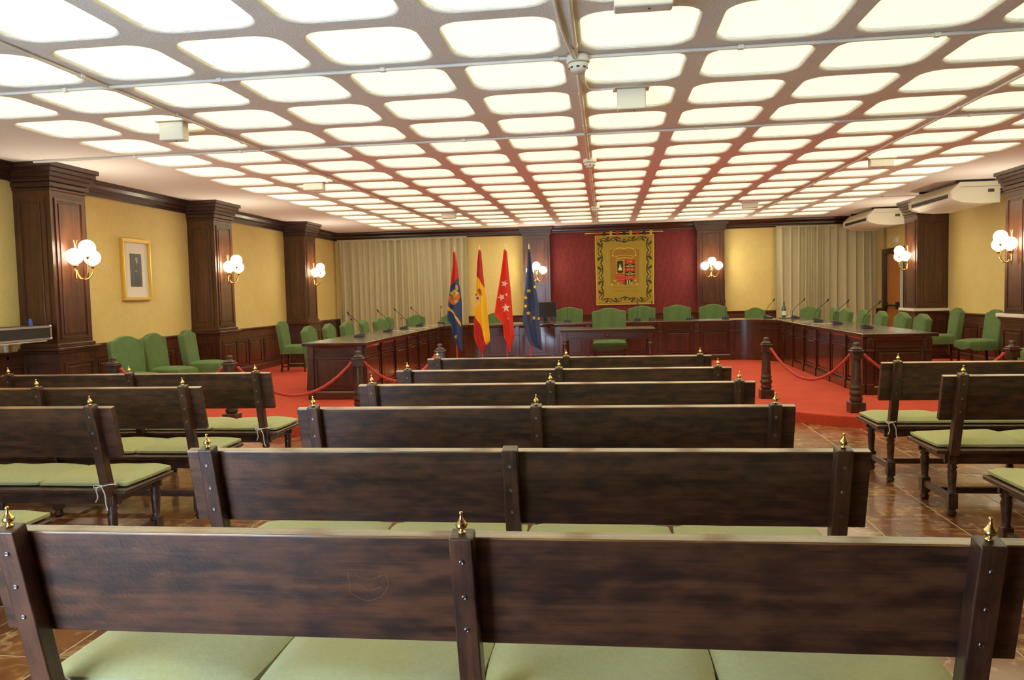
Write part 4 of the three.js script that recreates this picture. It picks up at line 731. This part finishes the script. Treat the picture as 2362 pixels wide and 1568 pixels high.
// ---- rope barrier on the dais edge
const POSTS = [[-5.4, -7.95, 'rope post in front of the three wall chairs, by the portrait wall'], [-4.05, -7.95, 'rope post in front of the three wall chairs, towards the desk wing'], [-2.76, -8.4, 'rope post before the end of the portrait side desk wing'], [-2.04, -9.4, 'rope post at the portrait side of the bay'], [1.92, -9.66, 'rope post at the door side of the bay'], [2.62, -8.54, 'rope post before the end of the door side desk wing'], [4.14, -8.5, 'rope post in front of the chairs on the door wall']];
const postAt = POSTS.map(([x, z, label]) => {
  const t = thing('rope_post', 'dark turned wooden ' + label, 'post', 'posts of the rope barrier', [x, DAIS, z]);
  mesh('base', rb(0.155, 0.11, 0.155, 0.006, 0, 0.055, 0, 'y'), M.post, t);
  mesh('shaft', lathe([[0.04, 0.11], [0.05, 0.125], [0.052, 0.15], [0.042, 0.165], [0.05, 0.18], [0.056, 0.2], [0.05, 0.225], [0.045, 0.235], [0.05, 0.255], [0.05, 0.27], [0.044, 0.28], [0.043, 0.3], [0.032, 0.56], [0.034, 0.565]], 18).scale(1.28, 1, 1.28), M.post, t);
  mesh('block', rb(0.105, 0.075, 0.105, 0.005, 0, 0.6, 0, 'y'), M.post, t);
  mesh('cap', [rb(0.128, 0.022, 0.128, 0.006, 0, 0.648, 0), rb(0.1, 0.02, 0.1, 0.006, 0, 0.668, 0), lathe([[0.044, 0.677], [0.034, 0.69], [0.026, 0.7], [0.03, 0.715], [0.028, 0.735], [0.001, 0.742]], 16)], M.post, t);
  return new THREE.Vector3(x, DAIS + 0.6, z);
});
function rope(a, b, sag, label) {
  const t = thing('barrier_rope', label, 'rope', 'red ropes of the barrier'), N = 48, d = b.clone().sub(a), n = new THREE.Vector3(-d.z, 0, d.x).normalize(), u = d.clone().setY(0).normalize();
  const A = a.clone().addScaledVector(u, 0.085), B = b.clone().addScaledVector(u, -0.085), strands = [];
  for (let s = 0; s < 3; s++) {
    const p = []; for (let k = 0; k <= N * 2; k++) { const f = k / (N * 2), c = A.clone().lerp(B, f); c.y -= sag * 4 * f * (1 - f); const th = f * d.length() * 2 * Math.PI / 0.075 + s * 2.094; c.addScaledVector(n, 0.0085 * Math.cos(th)); c.y += 0.0085 * Math.sin(th); p.push(c); }
    strands.push(new THREE.TubeGeometry(new THREE.CatmullRomCurve3(p), N * 3, 0.0105, 6));
  }
  mesh('cord', strands, M.rope, t);
  for (const q of [A, B]) mesh('end_ferrule', ball(0.02, q.x, q.y, q.z, 10), M.rope, t);
}
rope(postAt[0], postAt[1], 0.26, 'red twisted rope in front of the three wall chairs');
rope(postAt[1], postAt[2], 0.33, 'red twisted rope before the portrait side desk wing');
rope(postAt[2], postAt[3], 0.26, 'red twisted rope into the bay on the portrait side');
rope(postAt[4], postAt[5], 0.31, 'red twisted rope into the bay on the door side');
rope(postAt[5], postAt[6], 0.32, 'red twisted rope before the chairs of the door wall');

// ---- flags on stands (outlines taken as half widths either side of the pole, metres)
const FU = 0.001515;   // metres in one unit of the traced outlines
function flag(name, label, x, out, slope, y0, draw, folds) {
  const t = thing(name, label, 'flag', 'flags on stands', [x, DAIS, -13.3]);
  const topY = 2.19, toX = (X, Y) => (X - out.pole - slope * (Y - y0)) * FU, toY = (Y) => topY - (Y - y0) * FU;
  mesh('base', lathe([[0.001, 0], [0.15, 0], [0.155, 0.012], [0.12, 0.03], [0.05, 0.045], [0.022, 0.07], [0.018, 0.1]], 20), M.brass, t);
  mesh('pole', cyl(0.0125, 0.0135, topY - 0.15, 0, (topY - 0.09) / 2, 0, 10), M.redpole, t);
  mesh('spearhead', lathe([[0.001, 0.14], [0.006, 0.11], [0.014, 0.06], [0.007, 0.03], [0.011, 0.022], [0.011, 0.012], [0.008, 0.006], [0.012, -0.02]], 10).scale(1, 1, 0.5).translate(0, topY - 0.14, 0), M.brass, t);
  const rows = out.rows, n = 36, pos = [], idx = [], uv = [], m = 48, Y0 = rows[0][0], Y1 = rows[rows.length - 1][0];
  const at = (Y, k) => { let i = 0; while (i < rows.length - 2 && rows[i + 1][0] < Y) i++; const f = clamp((Y - rows[i][0]) / (rows[i + 1][0] - rows[i][0])); return rows[i][k] + (rows[i + 1][k] - rows[i][k]) * f; };
  const XA = Math.min(...rows.map((r) => r[1] - slope * (r[0] - y0))) - out.pole, XB = Math.max(...rows.map((r) => r[2] - slope * (r[0] - y0))) - out.pole;
  for (const side of [1, -1]) for (let j = 0; j <= m; j++) { const Y = Y0 + (Y1 - Y0) * j / m, l = at(Y, 1), r = at(Y, 2), wd = (r - l) * FU; for (let i = 0; i <= n; i++) { const f = i / n, X = l + (r - l) * f, q = f - 0.5;
    const amp = Math.min(0.045, wd * 0.22), z = amp * Math.sin(f * Math.PI * 2 * folds.n + folds.p + j * folds.t) + 0.02 + side * (0.014 + 0.35 * amp * (1 - 4 * q * q));
    const lx = toX(X, Y); pos.push(lx, toY(Y), z); uv.push(clamp((lx / FU - XA) / (XB - XA)), 1 - j / m); } }
  const S = (m + 1) * (n + 1);
  for (let s = 0; s < 2; s++) for (let j = 0; j < m; j++) for (let i = 0; i < n; i++) { const a = s * S + j * (n + 1) + i, b = a + 1, c = a + n + 1, d = c + 1; s ? idx.push(a, b, c, b, d, c) : idx.push(a, c, b, b, c, d); }
  for (let j = 0; j < m; j++) for (const i of [0, n]) { const a = j * (n + 1) + i, c = a + n + 1; i ? idx.push(a, c, a + S, c, c + S, a + S) : idx.push(a, a + S, c, c, a + S, c + S); }
  const g = new THREE.BufferGeometry(); g.setAttribute('position', new THREE.Float32BufferAttribute(pos, 3)); g.setAttribute('uv', new THREE.Float32BufferAttribute(uv, 2)); g.setIndex(idx); g.computeVertexNormals();
  const tx = canvasTex(256, 1024, (c, w, h) => { const kx = w / (XB - XA), ky = h / (Y1 - Y0); const PX = (X, Y) => (X - out.pole - slope * (Y - y0) - XA) * kx, PY = (Y) => (Y - Y0) * ky; draw(c, w, h, PX, PY, kx, ky); });
  mesh('flag_cloth', g, std({ map: tx, roughness: 0.75, sheen: 0.3, sheenColor: new THREE.Color().setRGB(0.4, 0.4, 0.4), side: THREE.DoubleSide }), t);
  mesh('knot', ball(0.022, 0, toY(Y0) + 0.01, 0.015, 8), std({ color: new THREE.Color().setRGB(...out.knot), roughness: 0.8 }), t);
}
const poly = (c, PX, PY, pts, col) => { c.fillStyle = col; c.beginPath(); pts.forEach(([X, Y], i) => i ? c.lineTo(PX(X, Y), PY(Y)) : c.moveTo(PX(X, Y), PY(Y))); c.fill(); };
const star = (c, PX, PY, X, Y, r, col, rot = 0) => poly(c, PX, PY, [...Array(10)].map((_, k) => { const a = k * Math.PI / 5 - Math.PI / 2 + rot, q = k % 2 ? r * 0.42 : r; return [X + q * Math.cos(a), Y + q * Math.sin(a)]; }), col);
flag('town_flag', 'red and blue flag with a coat of arms and yellow edging on a stand', -2.585, { pole: 335, knot: [0.5, 0.04, 0.03], rows: [[188, 326, 350], [300, 329, 374], [460, 311, 392], [600, 300, 410], [740, 286, 430], [900, 277, 437], [950, 276, 440], [1000, 320, 441], [1150, 347, 444], [1220, 385, 446], [1300, 425, 447]] }, 0.042, 100, (c, w, h, X, Y) => {
  c.fillStyle = '#2c4478'; c.fillRect(0, 0, w, h); poly(c, X, Y, [[250, 150], [470, 150], [470, 420], [392, 470], [345, 520], [300, 565], [250, 590]], '#c62a1c');
  poly(c, X, Y, [[395, 480], [412, 520], [416, 590], [398, 540]], '#c89a34'); poly(c, X, Y, [[365, 552], [385, 545], [395, 600], [380, 615], [368, 590]], '#b49a48');
  poly(c, X, Y, [[300, 640], [355, 590], [404, 640], [352, 704]], '#d2b23a'); poly(c, X, Y, [[330, 655], [362, 625], [372, 640], [345, 672]], '#8e9296');
  poly(c, X, Y, [[300, 660], [352, 704], [404, 645], [416, 690], [398, 745], [356, 780], [312, 768], [292, 720]], '#c06a2a'); poly(c, X, Y, [[340, 705], [372, 690], [392, 738], [362, 765]], '#b8b49c'); poly(c, X, Y, [[352, 704], [372, 690], [386, 715], [368, 730]], '#d0662a'); poly(c, X, Y, [[312, 730], [345, 715], [356, 770], [325, 765]], '#cf8a30');
  poly(c, X, Y, [[270, 780], [295, 800], [340, 850], [400, 930], [426, 985], [430, 1030], [405, 985], [360, 905], [310, 850], [270, 830]], '#e0b42a'); poly(c, X, Y, [[360, 1130], [385, 1120], [382, 1165], [362, 1155]], '#e0b42a');
}, { n: 1.6, p: 0.6, t: 0.03 });
flag('national_flag', 'red and yellow striped flag with a coat of arms on a stand', -2.14, { pole: 620, knot: [0.4, 0.03, 0.02], rows: [[178, 612, 640], [300, 600, 651], [460, 593, 666], [600, 588, 682], [740, 580, 702], [900, 571, 716], [1050, 567, 735], [1140, 567, 744], [1200, 584, 746], [1240, 606, 712], [1320, 655, 664]] }, 0.031, 100, (c, w, h, X, Y) => {
  c.fillStyle = '#b8241a'; c.fillRect(0, 0, w, h); poly(c, X, Y, [[560, 420], [592, 452], [630, 500], [678, 585], [760, 640], [800, 1260], [705, 1240], [682, 1150], [660, 1060], [630, 1000], [600, 960], [570, 890], [540, 850]], '#efbe16');
  poly(c, X, Y, [[600, 612], [630, 590], [655, 625], [660, 680], [622, 665]], '#a8641c'); poly(c, X, Y, [[610, 600], [635, 605], [640, 625], [612, 622]], '#b42a1c'); poly(c, X, Y, [[590, 670], [612, 675], [636, 712], [620, 740], [588, 735]], '#dcd2c4'); poly(c, X, Y, [[592, 690], [612, 690], [618, 720], [595, 722]], '#a03048');
  poly(c, X, Y, [[586, 780], [610, 745], [618, 755], [590, 806]], '#e4dcc8'); poly(c, X, Y, [[618, 770], [628, 742], [640, 738], [632, 772]], '#e4dcc8'); poly(c, X, Y, [[640, 745], [652, 720], [658, 730], [650, 752]], '#c89a3a'); poly(c, X, Y, [[588, 650], [598, 660], [592, 680], [584, 672]], '#8c2c24');
}, { n: 1.4, p: 2.4, t: -0.02 });
flag('region_flag', 'bright red flag with white stars on a stand', -1.7, { pole: 910, knot: [0.6, 0.05, 0.03], rows: [[172, 900, 936], [300, 886, 946], [460, 863, 961], [600, 840, 976], [740, 816, 987], [880, 796, 996], [930, 830, 1001], [985, 892, 1006], [1100, 900, 1016], [1150, 906, 1017], [1190, 925, 992], [1310, 962, 974]] }, 0.0215, 90, (c, w, h, X, Y) => {
  c.fillStyle = '#d8301a'; c.fillRect(0, 0, w, h); for (const [x, y, r, a] of [[910, 538, 46, 0.3], [874, 690, 44, -0.35], [926, 812, 56, -0.1], [934, 662, 20, 0.4], [956, 935, 10, 0]]) star(c, X, Y, x, y, r, '#e8d8c4', a);
}, { n: 1.3, p: 1.2, t: 0.015 });
flag('starred_flag', 'dark blue flag with a ring of yellow stars on a stand', -1.285, { pole: 1180, knot: [0.06, 0.09, 0.2], rows: [[170, 1168, 1196], [300, 1160, 1211], [460, 1148, 1231], [600, 1131, 1258], [740, 1118, 1280], [900, 1104, 1291], [980, 1101, 1296], [1030, 1119, 1300], [1150, 1152, 1309], [1205, 1165, 1313], [1250, 1215, 1319], [1292, 1300, 1326]] }, 0.009, 85, (c, w, h, X, Y) => {
  c.fillStyle = '#36466e'; c.fillRect(0, 0, w, h); for (const [x, y] of [[1178, 620], [1140, 697], [1138, 792], [1168, 872], [1230, 927], [1248, 577], [1292, 935]]) star(c, X, Y, x, y, 27, '#f2d020', 0.25);
}, { n: 1.5, p: -0.8, t: 0.02 });

// ---- gooseneck microphones with hanging cables
const TOP = DAIS + 0.75;
function micro(label, x, z, turn, leanX, cable, group) {
  const t = thing('desk_microphone', label, 'microphone', group, [x, TOP, z], turn);
  const w = new THREE.Shape([[-0.06, 0], [0.065, 0], [0.07, 0.012], [-0.045, 0.05], [-0.06, 0.045]].map((q) => new THREE.Vector2(...q))), g = new THREE.ExtrudeGeometry(w, { depth: 0.11, bevelEnabled: true, bevelSize: 0.005, bevelThickness: 0.006, bevelSegments: 2 }); g.translate(0, 0.006, -0.055);
  mesh('base', uvBox(g), M.darkgrey, t);
  mesh('gooseneck', tube([[-0.045, 0.045, 0], [-0.05, 0.12, 0], [-0.03 + leanX * 0.3, 0.22, 0], [leanX, 0.34, 0]], 0.0045, 20, 6), M.black, t);
  mesh('head', tube([[leanX - 0.008, 0.33, 0], [leanX + 0.006, 0.355, 0], [leanX + 0.016, 0.375, 0]], 0.0125, 6, 8), M.black, t);
  if (cable) mesh('cable', tube(cable, 0.0035, 40, 5), M.conduit, t);
  return t;
}
// side desks: front edge lies in local -x direction after the turn
const hang = (e, s) => [[-0.06, 0.012, 0.02], [-e * 0.6, 0.006, 0.03 * s], [-e, 0.006, 0.05 * s], [-e - 0.035, -0.05, 0.06 * s], [-e - 0.03, -0.22, 0.02 * s], [-e - 0.04, -0.4, -0.16 * s], [-e - 0.035, -0.46, -0.24 * s]];
const ml = 'microphones on the portrait side desk wing', mr = 'microphones on the door side desk wing', me = 'microphones on the end desk';
[[-11.12, 0], [-12.64, 0], [-13.69, 1], [-14.9, 1]].forEach(([z, c], i) => micro(`black gooseneck microphone on the portrait side desk wing, ${['nearest', 'second from', 'third from', 'fourth from'][i]} the wing end`.replace('nearest the', 'next to the'), -3.62, z, Math.PI, 0.16, c || i === 1 ? hang(0.44, 1) : null, ml));
[[-11.16, 0], [-12.55, 1], [-13.65, 1], [-15.2, 1]].forEach(([z, c], i) => micro(`black gooseneck microphone on the door side desk wing, ${['next to', 'second from', 'third from', 'fourth from'][i]} the wing end`, 3.56, z, 0, 0.16, c && i < 3 ? hang(0.38, 1) : null, mr));
[[-0.75, 'in front of the tall chair beside the monitor'], [0.62, 'before the tapestry chair, towards the table'], [0.9, 'before the tapestry chair, towards the door'], [1.62, 'in front of the chair at the damask edge'], [2.3, 'in front of the lamp pilaster'], [-2.5, 'behind the red and yellow flag'], [-3.3, 'behind the flag with the coat of arms']].forEach(([x, l]) => micro('gooseneck microphone on the end desk ' + l, x, DZI - 0.42, -Math.PI / 2 + Math.PI, 0.02, null, me));
micro('black gooseneck microphone at the corner next to the bottle tray', 3.12, -15.5, -0.7, 0.12, null, me);
// ---- monitor, bottle, glasses, tray
{
  const t = thing('monitor', 'black flat monitor on the end desk beside the blue flag', 'monitor', null, [-1.2, TOP, -15.45], 0.1);
  mesh('stand', [rb(0.22, 0.015, 0.18, 0.005, 0, 0.0075, 0), rb(0.06, 0.12, 0.03, 0.005, 0, 0.07, -0.03, 'y')], M.black, t);
  mesh('screen', [rb(0.46, 0.31, 0.035, 0.008, 0, 0.25, 0)], M.black, t); mesh('bezel', frame(0.46, 0.31, 0.016, 0.006, 0, 0.25, 0.017), M.darkgrey, t);
  const tr = thing('bottle_tray', 'pale oval tray under the bottle and glasses', 'tray', null, [3.47, TOP, -15.42]); mesh('dish', lathe([[0.001, 0], [0.15, 0], [0.17, 0.012], [0.172, 0.016], [0.15, 0.006], [0.001, 0.006]], 24).scale(1, 1, 0.7), M.ivory, tr);
  const b = thing('wine_bottle', 'green glass bottle with a pale label on the tray', 'bottle', null, [3.4, TOP + 0.006, -15.42]);
  mesh('glass', lathe([[0.001, 0], [0.036, 0], [0.038, 0.01], [0.038, 0.17], [0.032, 0.2], [0.016, 0.235], [0.014, 0.3], [0.016, 0.302], [0.016, 0.312], [0.001, 0.312]], 20), M.bottle, b); mesh('paper_label', cyl(0.0386, 0.0386, 0.08, 0, 0.09, 0, 20), M.paper, b);
  const glass = thing('drinking_glass', 'clear drinking glass on the tray next to the bottle', 'glass', 'glasses on the tray', [3.49, TOP + 0.006, -15.4]);
  mesh('vessel', lathe([[0.001, 0], [0.026, 0], [0.032, 0.13], [0.03, 0.13], [0.024, 0.006], [0.001, 0.006]], 18), M.glass, glass);
  dup(glass, null, [3.55, TOP + 0.006, -15.45]); dup(glass, null, [3.57, TOP + 0.006, -15.38]);
}

renderer.render(scene, camera);
